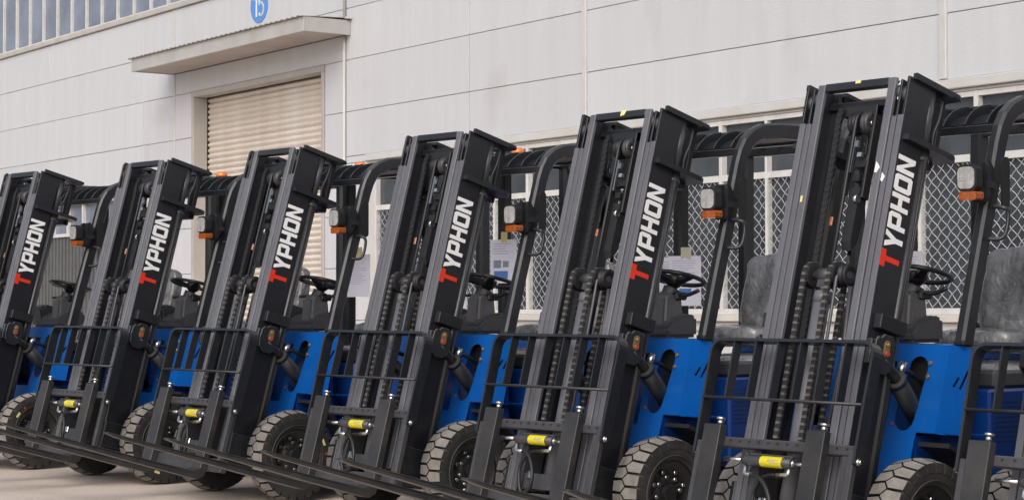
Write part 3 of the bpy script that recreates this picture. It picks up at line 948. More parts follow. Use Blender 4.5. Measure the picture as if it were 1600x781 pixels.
    # upper sheaves with their chain and hoses
    m = MB(MT); m.lathe([(-.014, .02), (-.014, .055), (-.006, .046), (.006, .046), (.014, .055), (.014, .024), (.008, .018), (.008, .0001)], (.055, .075, .185), 24); us = m.build('upper_sheave', 'plastic', root)
    m = MB(MT); m.tube([(.06, .075, .185), (.076, .075, .185)], .013, 10); m.build('sheave_pin', 'steel', us)
    m = MB(MT); m.lathe([(-.014, .02), (-.014, .055), (-.006, .046), (.006, .046), (.014, .055), (.014, .02)], (-.02, .075, .185), 24); m.build('upper_sheave', 'dark', root)
    m = MB(MT)
    m.box((-.10, .06, .10), (.10, .10, .15), .003); m.build('sheave_bracket', 'dark', root); m = MB(MT); m.box((.085, .055, .10), (.10, .105, .55), .003); m.box((-.055, .085, .22), (-.035, .11, .52)); m.box((.02, .06, .36), (.09, .10, .40)); m.box((.03, .05, .44), (.07, .10, .47))
    m.build('sheave_bracket', 'dark', root)
    m = MB(MT); m.box((-.03, .065, .25), (-.005, .08, .42)); m.box((.0, .06, .27), (.02, .075, .30)); m.build('zinc_plate', 'steel', root)
    chain(-.105, [(.05, .11), (.04, .16), (.045, .25), (.05, 1.5)], 0, .034, ['chain', 'dark'])
    arc2 = [(.075 - .05 * math.cos(a_), .185 - .05 * math.sin(a_)) for a_ in [PI * i / 8 for i in range(9)]]
    m = MB(MT); m.tube([(.015, p[0], p[1]) for p in [(.03, 1.2), (.027, .6)] + arc2 + [(.13, .8)]], .009, 6); m.build('lift_hose', 'hose', root)
    m = MB(MT); m.tube([(.10, -.02, 1.7), (.103, -.02, 1.2), (.105, -.028, .95), (.108, .0, .89), (.11, .04, .875)], .008, 6); m.build('lift_hose', 'cyl', root); m = MB(MT); m.tube([(.155, .02, .98), (.15, .05, 1.3), (.12, .06, 1.75)], .011, 6); m.build('lift_hose', 'plastic', root)
    m = MB(MT); m.prism([(.05, .5), (.10, .5), (.11, .62), (.09, .76), (.06, .80), (.045, .76)], 0, .03, .085); m.build('hose_guard', 'dark', root)
    m = MB(MT); m.tube([(.075, .04, .56), (.092, .04, .56)], .02, 8); m.build('bleed_screw', 'chrome', root)
    m = MB(MT); m.box((.05, .03, .34), (.075, .06, .36)); m.build('zinc_plate', 'chrome', root)
    m = MB(MT); m.box((-.068, .05, .635), (-.05, .06, .68), .004); m.build('orange_tag', 'amber', root)
    # ---- carriage, forks, backrest
    m = MB(MT)
    m.box((-.452, -.104, 1.716), (.452, -.06, 1.762), .004)
    for k in range(15):
        x = -.40 + k * .057
        m.box((x - .006, -.1075, 1.727), (x + .006, -.1042, 1.737))
    m.box((-.452, -.104, 2.09), (.452, -.06, 2.17), .004)
    for s in (1, -1):
        m.box((s * .375, -.098, 1.7625), (s * .42, -.066, 2.0895))
        m.box((s * .13, -.058, 1.74), (s * .175, .06, 2.06))
    m.box((-.13, -.05, 1.98), (.13, -.02, 2.06))
    carr = m.build('carriage', 'carriage', root)
    m = MB(MT)
    for k in range(15):
        x = -.40 + k * .057
        m.box((x - .005, -.1082, 1.728), (x + .005, -.1076, 1.736))
    m.build('notches', 'dark', carr)
    for x0, x1 in ((-.428, -.324), (.193, .298)):
        m = MB(MT)
        pts = [(-.15, 1.668), (-.106, 1.668), (-.106, 2.17), (-.112, 2.205), (-.15, 2.235), (-.6, 2.232), (-1.42, 2.215), (-1.505, 2.205), (-1.50, 2.196), (-.6, 2.195), (-.2, 2.19), (-.155, 2.165), (-.15, 2.12)]
        A = [m.v((x0 if p[0] > -1.38 else x0 + .028, *p)) for p in pts]
        B = [m.v((x1 if p[0] > -1.38 else x1 - .028, *p)) for p in pts]
        m.face(A); m.face(B[::-1])
        for i in range(len(pts)):
            m.face([A[i], A[(i + 1) % len(pts)], B[(i + 1) % len(pts)], B[i]])
        bmesh.ops.remove_doubles(m.bm, verts=m.bm.verts, dist=1e-5)
        bmesh.ops.recalc_face_normals(m.bm, faces=m.bm.faces)
        bmesh.ops.bevel(m.bm, geom=[e for e in m.bm.edges if e.calc_face_angle(0) > 0.6], offset=.003, segments=1, affect='EDGES')
        fk = m.build('fork', 'fork', root)
        xm = x1 - .026 if x0 < 0 else x1 - .028
        m = MB(MT); m.tube([(xm, -.126, 1.667), (xm, -.126, 1.645)], .013, 10); m.tube([(xm, -.126, 1.6445), (xm, -.126, 1.634)], .021, 12); m.build('locking_pin', 'chrome', fk)
    # load backrest
    brt = MB(MT)
    corner = lambda s: [(s * (.425 + .055 * math.sin(a_)), -.135, 1.332 - .062 * math.cos(a_)) for a_ in [PI / 2 * i / 5 for i in range(6)]]
    path = [(-.474, 1.80), (-.473, 1.75), (-.476, 1.5)] + [(p[0], p[2]) for p in corner(-1)][::-1] + [(p[0], p[2]) for p in corner(1)] + [(.476, 1.5), (.473, 1.75), (.474, 1.80)]
    rings = []
    for i, p in enumerate(path):
        a_ = Vector(path[max(i - 1, 0)]); b_ = Vector(path[min(i + 1, len(path) - 1)]); dd = (b_ - a_).normalized(); nn = Vector((-dd.y, dd.x)) * .007
        q = Vector(p)
        dep = -.078
        rings.append([brt.v((q.x + nn.x, -.142, q.y + nn.y)), brt.v((q.x - nn.x, -.142, q.y - nn.y)), brt.v((q.x - nn.x, dep, q.y - nn.y)), brt.v((q.x + nn.x, dep, q.y + nn.y))])
    for i in range(len(rings) - 1):
        for k in range(4): brt.face([rings[i][k], rings[i][(k + 1) % 4], rings[i + 1][(k + 1) % 4], rings[i + 1][k]])
    brt.face(rings[0]); brt.face(rings[-1])
    back = brt.build('load_backrest', 'frame', root)
    for x in (-.345, -.21, -.075, .06, .19, .32):
        m = MB(MT); m.box((x - .0045, -.136, 1.277), (x + .0045, -.088, 1.538)); m.build('upright_bar', 'frame', back)
    m = MB(MT); m.tube([(-.470, -.142, 1.545), (.470, -.142, 1.545)], .0075, 8); m.build('cross_rod', 'frame', back)
    for s in (1, -1):
        m = MB(MT); m.box((s * .434, -.135, 1.745), (s * .466, -.1045, 2.14), .002); m.build('backrest_foot', 'carriage', back)
        m = MB(MT); m.tube([(s * .474, -.115, 1.787), (s * .487, -.115, 1.787)], .017, 6); m.tube([(s * .4871, -.115, 1.787), (s * .497, -.115, 1.787)], .010, 8); m.build('backrest_bolt', 'chrome', back)
    # side shift cylinder
    m = MB(MT); m.tube([(-.19, -.11, 1.817), (-.172, -.11, 1.817), (-.16, -.11, 1.817), (-.02, -.11, 1.817), (.11, -.11, 1.817)], .024, 14, True, [.014, .02, .024, .024, .024])
    m.box((-.17, -.10, 1.782), (.105, -.085, 1.789)); m.box((.085, -.11, 1.782), (.10, -.085, 1.83)); m.box((-.172, -.11, 1.782), (-.16, -.085, 1.83))
    ssc = m.build('side_shift_cylinder', 'plastic', root)
    m = MB(MT); m.tube([(-.30, -.11, 1.817), (-.19, -.11, 1.817)], .009, 8); m.build('piston_rod', 'chrome', ssc)
    m = MB(MT); m.tube([(.1101, -.11, 1.817), (.122, -.11, 1.817)], .018, 6); m.tube([(.1221, -.11, 1.817), (.185, -.11, 1.817)], .009, 8); m.build('piston_rod', 'chrome', ssc)
    m = MB(MT); m.tube([(-.066, -.11, 1.817), (.062, -.11, 1.817)], .0252, 18, False); lab = m.build('warning_label', 'yellow', ssc)
    m = MB(MT)
    rr = .0257
    def onl(x, t): return (x, -.11 - rr * math.cos(t), 1.817 + rr * math.sin(t))
    for t_, xa, xb in ((-.32, -.02, .045), (-.05, -.02, .03), (.25, -.005, .045)):
        vs = [m.v(onl(xa, t_)), m.v(onl(xb, t_)), m.v(onl(xb, t_ + .12)), m.v(onl(xa, t_ + .12))]; m.face(vs)
    vs = [m.v(onl(-.058, .4)), m.v(onl(-.032, .4)), m.v(onl(-.045, -.4))]; m.face(vs)
    m.build('label_print', 'papergrey', lab, fix=False)
    m = MB(MT)
    m.tube([(-.158, -.115, 1.843), (-.158, -.115, 1.876), (-.15, -.115, 1.878), (-.10, -.115, 1.882)], .0105, 8); m.build('hydraulic_fitting', 'chrome', ssc)
    m = MB(MT); m.tube([(.10, -.115, 1.843), (.10, -.115, 1.864), (.092, -.115, 1.868), (.03, -.115, 1.876)], .0105, 8); m.build('hydraulic_fitting', 'chrome', ssc)
    m = MB(MT)
    m.tube(smooth_path([(-.10, -.116, 1.882), (-.05, -.125, 1.89), (.0, -.13, 1.93), (.035, -.13, 2.0), (.02, -.12, 2.07), (-.04, -.11, 2.09), (-.09, -.08, 2.09)], 5), .010, 8)
    m.build('side_shift_hose', 'hose', ssc); m = MB(MT)
    m.tube(smooth_path([(.03, -.116, 1.876), (-.03, -.10, 1.875), (-.09, -.10, 1.90), (-.13, -.09, 1.97), (-.11, -.08, 2.07), (-.06, -.07, 2.12)], 5), .010, 8)
    m.build('side_shift_hose', 'hose', ssc)
    m = MB(MT); m.box((-.10, -.062, 1.97), (-.06, -.051, 2.01), .003); m.build('zinc_plate', 'chrome', ssc)
    # ---- front cowl
    def yf(z): return .10 + (z - 1.067) * .308
    F = lambda p: (p[0], yf(p[1]), p[1])
    F2 = lambda p: (p[0], yf(p[1]) + .006, p[1])
    def slot(cx0, z0, cx1, z1, r, n=6):
        pts = []
        for k in range(n + 1):
            a_ = PI * k / n; pts.append((cx1 + r * math.cos(a_), z1 + r * math.sin(a_)))
        for k in range(n + 1):
            a_ = PI + PI * k / n; pts.append((cx0 + r * math.cos(a_), z0 + r * math.sin(a_)))
        return pts
    outline = [(-.44, 1.067), (-.44, .678), (-.335, .678), (-.33, .30), (.33, .30), (.335, .678), (.44, .678), (.44, 1.067)]
    mid = [(-.16, .62), (.16, .62), (.16, .99), (-.16, .99)]
    m = MB()
    m.plate(outline, [slot(.258, .735, .285, .96, .055), slot(-.258, .735, -.285, .96, .055), mid], F, F2)
    m.box((-.4395, .101, 1.061), (.4395, .34, 1.0669))
    cowl = m.build('front_cowl', 'blue', root)
    for s in (1, -1):
        L = Vector((s * .4403, .10, 1.0668)); Mv = Vector((s * .488, .205, 1.030)); N_ = Vector((s * .4403, yf(.678), .678)); Q = Vector((s * .485, .11, .662)); M1 = Vector((s * .472, .17, 1.062))
        fx = lambda p, L=L, N_=N_, Mv=Mv, Q=Q: (L.lerp(N_, p[1])).lerp(Mv.lerp(Q, p[1]), p[0])
        off = Vector((-s * .005, .004, 0))
        gx = lambda p, fx=fx, off=off: fx(p) + off
        def vent(a0, b0, a1, b1, w):
            return [(a0, b0), (a0 + w, b0 - .0), (a1 + w, b1), (a1, b1)]
        m = MB(); m.plate([(0, 0), (.55, -.035), (.85, -.045), (1, .04), (.97, .5), (1, 1), (0, 1)], [vent(.36, .45, .5, .33, .10), vent(.62, .46, .84, .22, .10)], fx, gx)
        m.build('cowl_side', 'blue', cowl)
        m = MB(); m.box((s * .20, .125, .69), (s * .436, .155, 1.055)); m.build('slot_shade_box', 'dark', cowl)  # black box behind the slots stands in for the shade inside the cowl
        m = MB(); m.prism([(.0, .679), (.115, .662), (.30, .662), (.30, .656), (.0, .672)], 0, s * .336, s * .478); m.build('cowl_ledge', 'blue', cowl)
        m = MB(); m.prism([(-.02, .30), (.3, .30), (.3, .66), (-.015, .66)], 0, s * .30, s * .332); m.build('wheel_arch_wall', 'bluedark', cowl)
        # mudguard strip over the tyre
        m = MB()
        pa_ = [( -.14 + .345 * math.cos(a_), .29 + .345 * math.sin(a_)) for a_ in [R(72 - 8.5 * i) for i in range(9)]]
        pb_ = [( -.14 + .365 * math.cos(a_), .29 + .365 * math.sin(a_)) for a_ in [R(72 - 8.5 * i) for i in range(9)]]
        m.prism(pa_ + pb_[::-1], 0, s * .36, s * .53)
        m.build('mudguard', 'dark', cowl)
        for z in (.985, .925):
            m = MB(); m.cyl((s * .352, yf(z) - .001, z), (s * .352, yf(z) - .012, z), .009, 8); m.build('cowl_bolt', 'brass', cowl)
        m = MB(); m.cyl((s * .20, yf(.71) - .001, .71), (s * .20, yf(.71) - .008, .71), .008, 8); m.build('cowl_bolt', 'redcap', cowl)
        m = MB(); m.box((s * .25, .09, .70), (s * .30, .10, .76)); m.build('sticker', 'green', cowl)
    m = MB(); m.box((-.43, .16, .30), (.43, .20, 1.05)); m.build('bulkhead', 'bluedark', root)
    m = MB(); m.lathe([(0, .022), (.018, .02), (.022, .001)], (.39, .25, 1.068), 14, 'z'); m.build('stop_button', 'decalred', root)
    m = MB(); m.box((-.27, -.27, .17), (.27, .03, .30), .01); m.cyl((-.37, -.145, .289), (.37, -.145, .289), .075, 16); m.build('front_axle', 'dark', root)
    # dash, column, steering wheel
    m = MB()
    m.prism([(.26, 1.068), (.26, 1.12), (.31, 1.17), (.44, 1.20), (.50, 1.18), (.50, 1.068)], 0, -.22, .10)
    m.prism([(.30, 1.068), (.28, 1.22), (.33, 1.25), (.50, 1.20), (.50, 1.068)], 0, -.40, -.225)
    bmesh.ops.recalc_face_normals(m.bm, faces=m.bm.faces); bmesh.ops.bevel(m.bm, geom=m.bm.edges[:], offset=.018, segments=2, affect='EDGES')
    dash = m.build('dashboard', 'plastic', root)
    m = MB(); m.prism([(.275, 1.069), (.30, 1.30), (.34, 1.325), (.43, 1.30), (.455, 1.069)], 0, -.075, .055); bmesh.ops.recalc_face_normals(m.bm, faces=m.bm.faces); bmesh.ops.bevel(m.bm, geom=m.bm.edges[:], offset=.022, segments=3, affect='EDGES'); m.build('column_cover', 'plasticgrey', root)
    m = MB(); m.tube(smooth_path([(-.02, .34, 1.07), (-.02, .355, 1.18), (-.01, .38, 1.28), (0, .40, 1.335)], 4), .05, 14, True, None); col_ = m.build('steering_column', 'plastic', root)
    m = MB(); m.tube([(0, .40, 1.336), (0, .412, 1.375)], .026, 12); m.tube(smooth_path([(.05, .40, 1.30), (.10, .42, 1.30), (.16, .44, 1.325)], 4), .011, 8); m.tube(smooth_path([(-.05, .38, 1.30), (-.13, .38, 1.305), (-.20, .37, 1.30)], 4), .010, 8); m.box((-.06, .36, 1.27), (.07, .45, 1.315), .01); m.build('column_switch', 'wheelblk', col_)
    Rw = Matrix.Rotation(R(-14), 3, 'X')
    cw = Vector((0, .418, 1.392))
    global WHEEL_C, WHEEL_R
    WHEEL_C = cw.copy(); WHEEL_R = Rw.to_4x4()
    m = MB(lambda p: cw + Rw @ Vector(p))
    n1, n2 = 32, 8
    rg = []
    for i in range(n1):
        a_ = 2 * PI * i / n1
        rg.append([m.v(((.162 + .013 * math.cos(b_)) * math.cos(a_), (.162 + .013 * math.cos(b_)) * math.sin(a_), .0125 * math.sin(b_))) for b_ in [2 * PI * k / n2 for k in range(n2)]])
    for i in range(n1):
        for k in range(n2):
            m.face([rg[i][k], rg[(i + 1) % n1][k], rg[(i + 1) % n1][(k + 1) % n2], rg[i][(k + 1) % n2]], True)
    sw = m.build('steering_wheel', 'wheelblk', root)
    m = MB(lambda p: cw + Rw @ Vector(p))
    m.lathe([(-.05, .03), (-.03, .05), (.0, .055), (.012, .04), (.014, .0001)], (0, 0, 0), 16, 'z')
    for a_ in (R(-10), R(190), R(90 + 180)):
        d_ = Vector((math.cos(a_), math.sin(a_), 0)); n_ = Vector((-d_.y, d_.x, 0))
        A = [m.v(d_ * q + n_ * w2 + Vector((0, 0, zz))) for q, w2, zz in ((.03, .024, -.035), (.03, -.024, -.035), (.03, -.024, -.005), (.03, .024, -.005))]
        B = [m.v(d_ * q + n_ * w2 + Vector((0, 0, zz))) for q, w2, zz in ((.158, .018, -.007), (.158, -.018, -.007), (.158, -.018, .007), (.158, .018, .007))]
        for k in range(4): m.face([A[k], A[(k + 1) % 4], B[(k + 1) % 4], B[k]])
    m.build('wheel_hub', 'wheelblk', sw)
    # ---- body
    m = MB()
    m.box((-.47, .34, .24), (.47, 1.70, .862), .012)
    m.box((-.40, .19, .24), (.40, .345, .42), .01)
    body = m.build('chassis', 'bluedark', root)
    m = MB()
    for i in range(9):
        for j in range(7):
            y = .37 + j * .028 + (.014 if i % 2 else 0); z = .62 + i * .022
            m.box((.4702, y, z), (.4712, y + .018, z + .007))
    m.build('vent_slots', 'dark', body, kind='stuff')
    m = MB(); m.box((-.45, .2, .40), (.45, .338, .425)); m.build('footstep', 'dark', root)
    m = MB(); m.box((-.44, .42, .8625), (.44, 1.3, .945), .015); deck = m.build('seat_deck', 'plastic', root)
    m = MB(); pillow(m, (.16, .84, .925), (.60, .60, .10), (10, 8), 5, .02, 4); m.build('deck_wrap', 'wrap', deck)
    m = MB()
    prof_ = [(1.705, .22), (1.705, 1.0), (1.80, 1.02), (2.02, .95), (2.09, .75), (2.06, .40), (1.96, .24)]
    m.prism(prof_, 0, -.46, .46)
    bmesh.ops.bevel(m.bm, geom=m.bm.edges[:], offset=.03, segments=2, affect='EDGES')
    m.build('counterweight', 'blue', root)
    m = MB(); m.box((-.42, 1.32, .8625), (.42, 1.70, 1.0), .03); m.build('rear_hood', 'blue', root)
    # seat in plastic wrap
    m = MB(); pillow(m, (-.02, 1.06, 1.07), (.47, .50, .115), (30, 20), 1, .020, 5); seat = m.build('seat', 'wrap', root)
    Rb = Matrix.Rotation(R(-11), 3, 'X')
    m = MB(); pillow(m, (-.02, 1.275, 1.31), (.45, .13, .46), (30, 30), 2, .018, 4.5, Rb); m.build('seat_backrest', 'wrap', seat)
    m = MB(); m.box((-.2, 1.18, 1.08), (.16, 1.31, 1.13), .01); m.build('seat_hinge', 'dark', seat)
    m = MB(); pillow(m, (-.02, 1.205, 1.13), (.40, .05, .10), (8, 6), 9, .01, 3); m.build('seat_bolster', 'wrap', seat)
    # ---- overhead guard
    gd = empty('overhead_guard'); gd.parent = root
    curve = [(.165, 1.069), (.245, 1.36), (.335, 1.67), (.425, 1.985), (.45, 2.05), (.485, 2.105), (.535, 2.145), (.61, 2.175), (.75, 2.188), (1.52, 2.195)]
    for s in (1, -1):
        m = MB(); m.sweep([(s * .462, y, z) for y, z in curve], .055, .085); m.box((s * .434, .125, 1.0672), (s * .489, .205, 1.09), .004); m.build('front_pillar', 'frame', gd)
        m = MB(); m.sweep([(s * .42, 1.47, 1.0), (s * .42, 1.47, 2.15)], .075, .09); m.build('rear_post', 'frame', gd)
    m = MB(); m.sweep([(-.53, 1.02, .90), (-.53, 1.02, 2.15)], .07, .085); m.box((-.565, .98, 2.1505), (-.43, 1.06, 2.17)); m.build('side_post', 'frame', gd)
    m = MB(); m.box((-.439, .425, 2.04), (.439, .475, 2.078), .004); m.build('front_crossbar', 'frame', gd)
    m = MB(); m.box((-.439, .66, 2.176), (.439, .70, 2.195), .004); m.build('roof_rail', 'frame', gd)
    m = MB(); m.box((-.439, 1.45, 2.13), (.439, 1.52, 2.20), .004); m.build('rear_crossbar', 'frame', gd)
    m = MB(); m.box((-.439, 1.0, 2.135), (.439, 1.06, 2.157), .002); m.build('middle_crossbar', 'frame', gd)
    m = MB(); m.sweep([(0, .50, 2.088), (0, .55, 2.122), (0, .60, 2.14), (0, .66, 2.15), (0, .99, 2.152)], .87, .006); m.build('roof_dark_sheet', 'dark', gd)  # dark curved sheet added behind the roof bars to fill their gaps
    for x in (-.375, -.25, -.125, 0, .125, .25, .375):
        m = MB(); m.sweep([(x, .4775, 2.075), (x, .505, 2.112), (x, .55, 2.145), (x, .60, 2.164), (x, .66, 2.174)], .008, .05)
        m.sweep([(x, .70, 2.178), (x, 1.449, 2.178)], .008, .03)
        m.build('roof_bar', 'frame', gd)
    for s in (1, -1):
        y0 = .17
        m = MB()
        A = [m.v((x, y0, z)) for x, z in rrect(s * .478 - .055, 1.742, s * .478 + .055, 1.862, .032)]
        B = [m.v((x, y0 + .045, z)) for x, z in rrect(s * .478 - .055, 1.742, s * .478 + .055, 1.862, .032)]
        D = [m.v((x, y0 + .085, z)) for x, z in rrect(s * .478 - .035, 1.755, s * .478 + .035, 1.845, .02)]
        n = len(A); m.face(A)
        for i in range(n):
            m.face([A[i], A[(i + 1) % n], B[(i + 1) % n], B[i]]); m.face([B[i], B[(i + 1) % n], D[(i + 1) % n], D[i]])
        m.face(D[::-1])
        lamp = m.build('headlamp', 'dark', gd)
        m = MB(); m.prism(rrect(s * .478 - .045, 1.753, s * .478 + .045, 1.851, .024), 1, y0 - .006, y0 - .0005); lens = m.build('lens', 'lens', lamp)
        m = MB()
        for q in range(5): m.box((s * .478 - .04, y0 - .0075, 1.79 + q * .013), (s * .478 + .04, y0 - .0062, 1.793 + q * .013))
        for q in range(4): m.box((s * .478 - .03 + q * .02, y0 - .0073, 1.786), (s * .478 - .028 + q * .02, y0 - .0061, 1.85))
        m.build('lens_ribs', 'lensrib', lamp)
        m = MB(); m.prism(rrect(s * .478 - .044, 1.702, s * .478 + .05, 1.7415, .012), 1, y0 + .004, y0 + .06); m.build('indicator', 'amber', lamp)
        m = MB(); m.prism([(y0 + .05, 1.73), (y0 + .11, 1.70), (y0 + .15, 1.76), (y0 + .16, 1.84), (y0 + .13, 1.885), (y0 + .06, 1.875)], 0, s * .505, s * .515); m.box((s * .50, y0 + .08, 1.76), (s * .53, y0 + .16, 1.79)); m.build('lamp_bracket', 'frame', lamp)
        m = MB(); m.prism(rrect(s * .478 - .04, 1.695, s * .478 + .055, 1.88, .03), 1, y0 + .0865, y0 + .095); m.build('lamp_plate', 'frame', lamp)
        m = MB(); m.prism(rrect(.345, 1.685, .395, 1.915, .022), 0, s * .535, s * .55); m.tube([(s * .50, .40, 1.80), (s * .54, .37, 1.80)], .008, 6); m.build('mirror', 'dark', gd)
        m = MB(); m.tube(smooth_path([(s * .50, .335, 1.69), (s * .55, .345, 1.685), (s * .565, .36, 1.66), (s * .565, .345, 1.58), (s * .555, .32, 1.545), (s * .50, .295, 1.543)], 4), .010, 8); m.build('grab_handle', 'frame', gd)
    # ---- wheels
    for s in (1, -1):
        make_wheel(root, s * .54, .175, -.145, .289, 'front_wheel')
        make_wheel(root, s * .455, .15, 1.40, .225, 'rear_wheel')
    return root

def copy_tree(o, parent=None):
    c = o.copy()
    C.objects.link(c)
    if parent is not None: c.parent = parent
    for ch in list(o.children): copy_tree(ch, c)
    return c

proto = make_forklift()
SPOTS = [(-4.171, 7.053, -.12), (-5.613, 7.060, -1.67), (-7.325, 7.195, -.06), (-8.993, 7.282, .43), (-10.576, 7.160, -.64), (-12.171, 7.148, 1.14), (-13.849, 7.046, .98)]
LABELS = [
 'blue forklift cut off by the right edge, only its carriage and load backrest in view',
 'blue forklift with white paper scraps on its mast, the largest mast in view',
 'blue forklift with yellow tape on its mast crossbar and two sheets behind its wheel',
 'blue forklift with a sheet showing a blue picture taped behind its steering wheel',
 'blue forklift in front of the right side of the cream roller shutter',
 'blue forklift in front of the left jamb of the cream roller shutter',
 'farthest blue forklift with readable mast lettering, in front of the grey gate',
]
trucks = []
for i, (x, y, a) in enumerate(SPOTS):
    o = proto if i == 0 else copy_tree(proto)
    o.location = (x, y, 0); o.rotation_euler = (0, 0, R(a))
    tag(o, LABELS[i], 'forklift', 'forklifts parked in a row along the factory wall')
    trucks.append(o)
bpy.context.view_layer.update()

WV = Vector((0, -sT, -cT))
LETTER_SHIFT = [0, -.022, .018, .017, 0, .002, -.008]
LAMP_SHIFT = [0, .014, -.004, -.026, .004, .010, -.004]
rt = random.Random(11)
for i, tr_ in enumerate(trucks):
    for ch in list(tr_.children):
        base = ch.name.split('.')[0]
        if base == 'outer_rail':
            for q in ch.children:
                if q.name.startswith('letter'): q.location = WV * LETTER_SHIFT[i]
        elif base == 'overhead_guard':
            for q in ch.children:
                if q.name.startswith('headlamp'): q.location = (0, 0, LAMP_SHIFT[i])
        elif base in ('front_wheel', 'rear_wheel'):
            yc, zc = (-.145, .289) if base == 'front_wheel' else (1.40, .225)
            ch.matrix_local = Matrix.Translation((0, yc, zc)) @ Matrix.Rotation(rt.uniform(0, 2 * PI), 4, 'X') @ Matrix.Translation((0, -yc, -zc))
        elif base == 'side_shift_cylinder':
            for q in ch.children:
                if q.name.startswith('side_shift_hose'):
                    q.matrix_local = Matrix.Translation((rt.uniform(-.008, .008), rt.uniform(-.01, .0), 0)) @ Matrix.Diagonal((rt.uniform(.75, 1.15), 1, 1, 1))
        elif base == 'steering_wheel':
            ch.matrix_local = Matrix.Translation(WHEEL_C) @ WHEEL_R @ Matrix.Rotation(rt.uniform(-.5, .5), 4, 'Z') @ WHEEL_R.inverted() @ Matrix.Translation(-WHEEL_C)
bpy.context.view_layer.update()

def on_truck(i, name):
    """an Empty standing in the frame of truck i"""
    o = empty(name); o.location = trucks[i].location; o.rotation_euler = trucks[i].rotation_euler
    return o

def extra(i, mb, name, m):
    return mb.build(name, m, trucks[i])

# small marks that only one truck has
m = MB(MT); m.box((-.005, -.002, -.0045), (.025, .02, .012)); extra(1, m, 'yellow_tape', 'tape')
m = MB(MT); m.prism([(.20, .40), (.225, .43), (.21, .455), (.198, .452)], 1, -.0025, -.0008); extra(1, m, 'paper_scrap', 'scuff'); m = MB(MT); m.prism([(.243, .455), (.262, .475), (.25, .50), (.24, .49)], 1, -.0012, .0008); extra(1, m, 'paper_scrap', 'scuff'); m = MB(MT); m.prism([(.225, .04), (.248, .01), (.266, .03), (.262, .13), (.24, .10)], 1, .021, .0225); extra(1, m, 'paper_scrap', 'scuff')
m = MB(MT); m.box((-.22, -.0025, .545), (-.208, -.0007, .575)); extra(1, m, 'yellow_tape', 'tape')
m = MB(MT); m.prism([(.01, -.006), (.05, -.006), (.035, .022), (.005, .026)], 1, -.0025, -.0005); extra(2, m, 'yellow_tape', 'tape')

# beacons on the guards of two trucks
for i, (bx, by, bz) in ((4, (-.18, .86, 2.20)), (5, (-.03, .68, 2.20)), (3, (-.1, .75, 2.20))):
    s = on_truck(i, 'tmp')
    m = MB(); m.lathe([(0, .042), (.01, .044), (.028, .039), (.037, .024), (.039, .0001)], (bx, by, bz), 18, 'z'); extra(i, m, 'beacon', 'beacon')
    bpy.data.objects.remove(s)

# paper sheets taped to the rear posts
def sheet(i, x, y, z, w, h, rz, label, prints=(), bend=.012, tape=None, tape_w=.035):
    o = on_truck(i, 'paper_sheet')
    mw = Matrix.Translation(trucks[i].location) @ Matrix.Rotation(trucks[i].rotation_euler.z, 4, 'Z') @ Matrix.Translation((x, y, z)) @ Matrix.Rotation(R(rz), 4, 'Z')
    o.matrix_world = mw
    tag(o, label, 'paper', 'paper sheets taped to the forklifts')
    def cv(u, v): return -bend * math.sin(PI * min(1, max(0, u / w + .5))) * (0.4 + v / h) 
    m = MB(); n = 6
    def grid(x0, z0, x1, z1, off):
        vs = [[m.v((x0 + (x1 - x0) * a_ / n, cv(x0 + (x1 - x0) * a_ / n, -(z0 + (z1 - z0) * b_ / n)) + off, z0 + (z1 - z0) * b_ / n)) for b_ in range(n + 1)] for a_ in range(n + 1)]
        for a_ in range(n):
            for b_ in range(n):
                m.face([vs[a_][b_], vs[a_ + 1][b_], vs[a_ + 1][b_ + 1], vs[a_][b_ + 1]], True)
    grid(-w / 2, -h, w / 2, 0, 0); grid(-w / 2, -h, w / 2, 0, .0012)
    m.build('page', 'paper', o, fix=False)
    for (x0, z0, x1, z1, mm) in prints:
        m = MB(); grid(x0, z0, x1, z1, -.0012); m.build('print', mm, o, fix=False)
    if tape:
        m = MB(); m.box((-tape_w / 2 + .01, -.006, -.02), (tape_w / 2 + .01, -.003, .05)); m.build('tape_strip', tape, o)
    return o
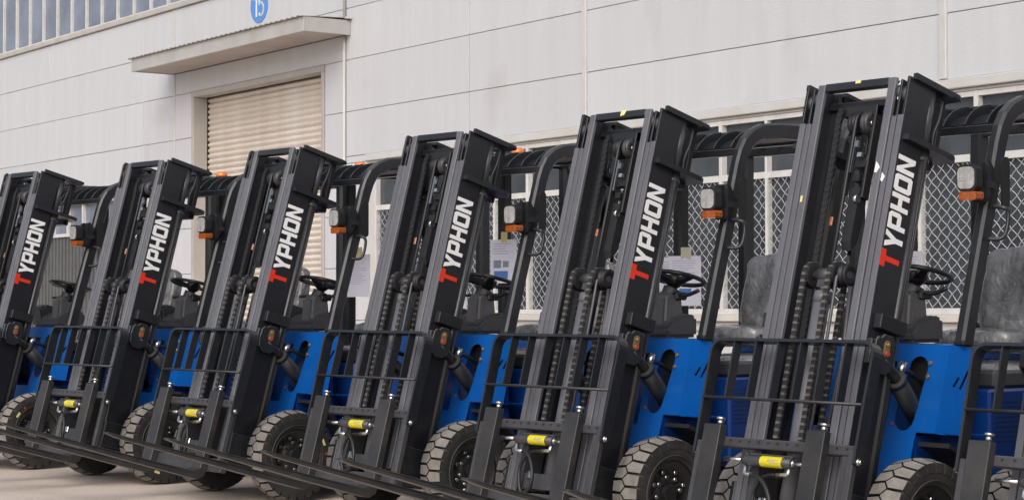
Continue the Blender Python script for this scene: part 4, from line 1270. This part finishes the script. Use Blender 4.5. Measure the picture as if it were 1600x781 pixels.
lines = [(-.08, -.03 - .016 * k, .07 - random.random() * .05, -.026 - .016 * k, 'paperink') for k in range(5)]
sheet(3, -.47, .955, 1.67, .215, .285, 12, 'sheet with a blue picture and a grey photo, under a strip of yellow tape',
      lines + [(-.075, -.185, -.01, -.135, 'papergrey'), (.005, -.18, .05, -.14, 'papergrey'), (-.07, -.255, .045, -.205, 'paperblue')], .012, 'tape', .05)
lines2 = [(-.085, -.03 - .014 * k, .08 - random.random() * .06, -.027 - .014 * k, 'paperink') for k in range(14)]
sheet(2, -.43, .950, 1.53, .215, .29, 12, 'front sheet of the two overlapping sheets behind a steering wheel, masking tape at its top', lines2[:6] + [(-.03, -.225, .05, -.19, 'paperblue')], .014, 'paletape', .07)
sheet(2, -.53, .965, 1.525, .20, .28, 16, 'rear sheet half hidden behind another sheet and a steering wheel', lines2[:4], .006)
sheet(4, -.33, .955, 1.60, .215, .30, 12, 'plain sheet of dense small print with yellow tape, beside the cream roller shutter', lines2, .012, 'tape', .05)
sheet(1, -.50, .955, 1.52, .20, .29, 10, 'sheet mostly hidden behind the largest mast, left of a steering wheel', lines2[:8], .012)
bpy.context.view_layer.update()

# no two masts lean exactly alike
MAST_PARTS = {'outer_rail', 'middle_rail', 'inner_rail', 'guide_roller', 'mast_foot', 'mast_crossbar', 'inner_crossmember', 'mast_bracket', 'bracket_web', 'mast_hose', 'lift_cylinder',
              'cylinder_clamp', 'tilt_lug', 'centre_cylinder', 'lift_chain', 'upper_sheave', 'sheave_bracket', 'zinc_plate', 'lift_hose', 'hose_guard', 'bleed_screw', 'orange_tag',
              'carriage', 'fork', 'load_backrest', 'side_shift_cylinder', 'yellow_tape', 'paper_scrap'}
LEAN = [0.15, -0.3, 0.1, 0.15, 0.6, -0.05, -0.3]
for i, tr_ in enumerate(trucks):
    Mx = Matrix.Translation((0, -.45, .25)) @ Matrix.Rotation(R(-LEAN[i]), 4, 'X') @ Matrix.Translation((0, .45, -.25))
    for ch in tr_.children:
        if ch.name.split('.')[0] in MAST_PARTS:
            ch.matrix_local = Mx
bpy.context.view_layer.update()
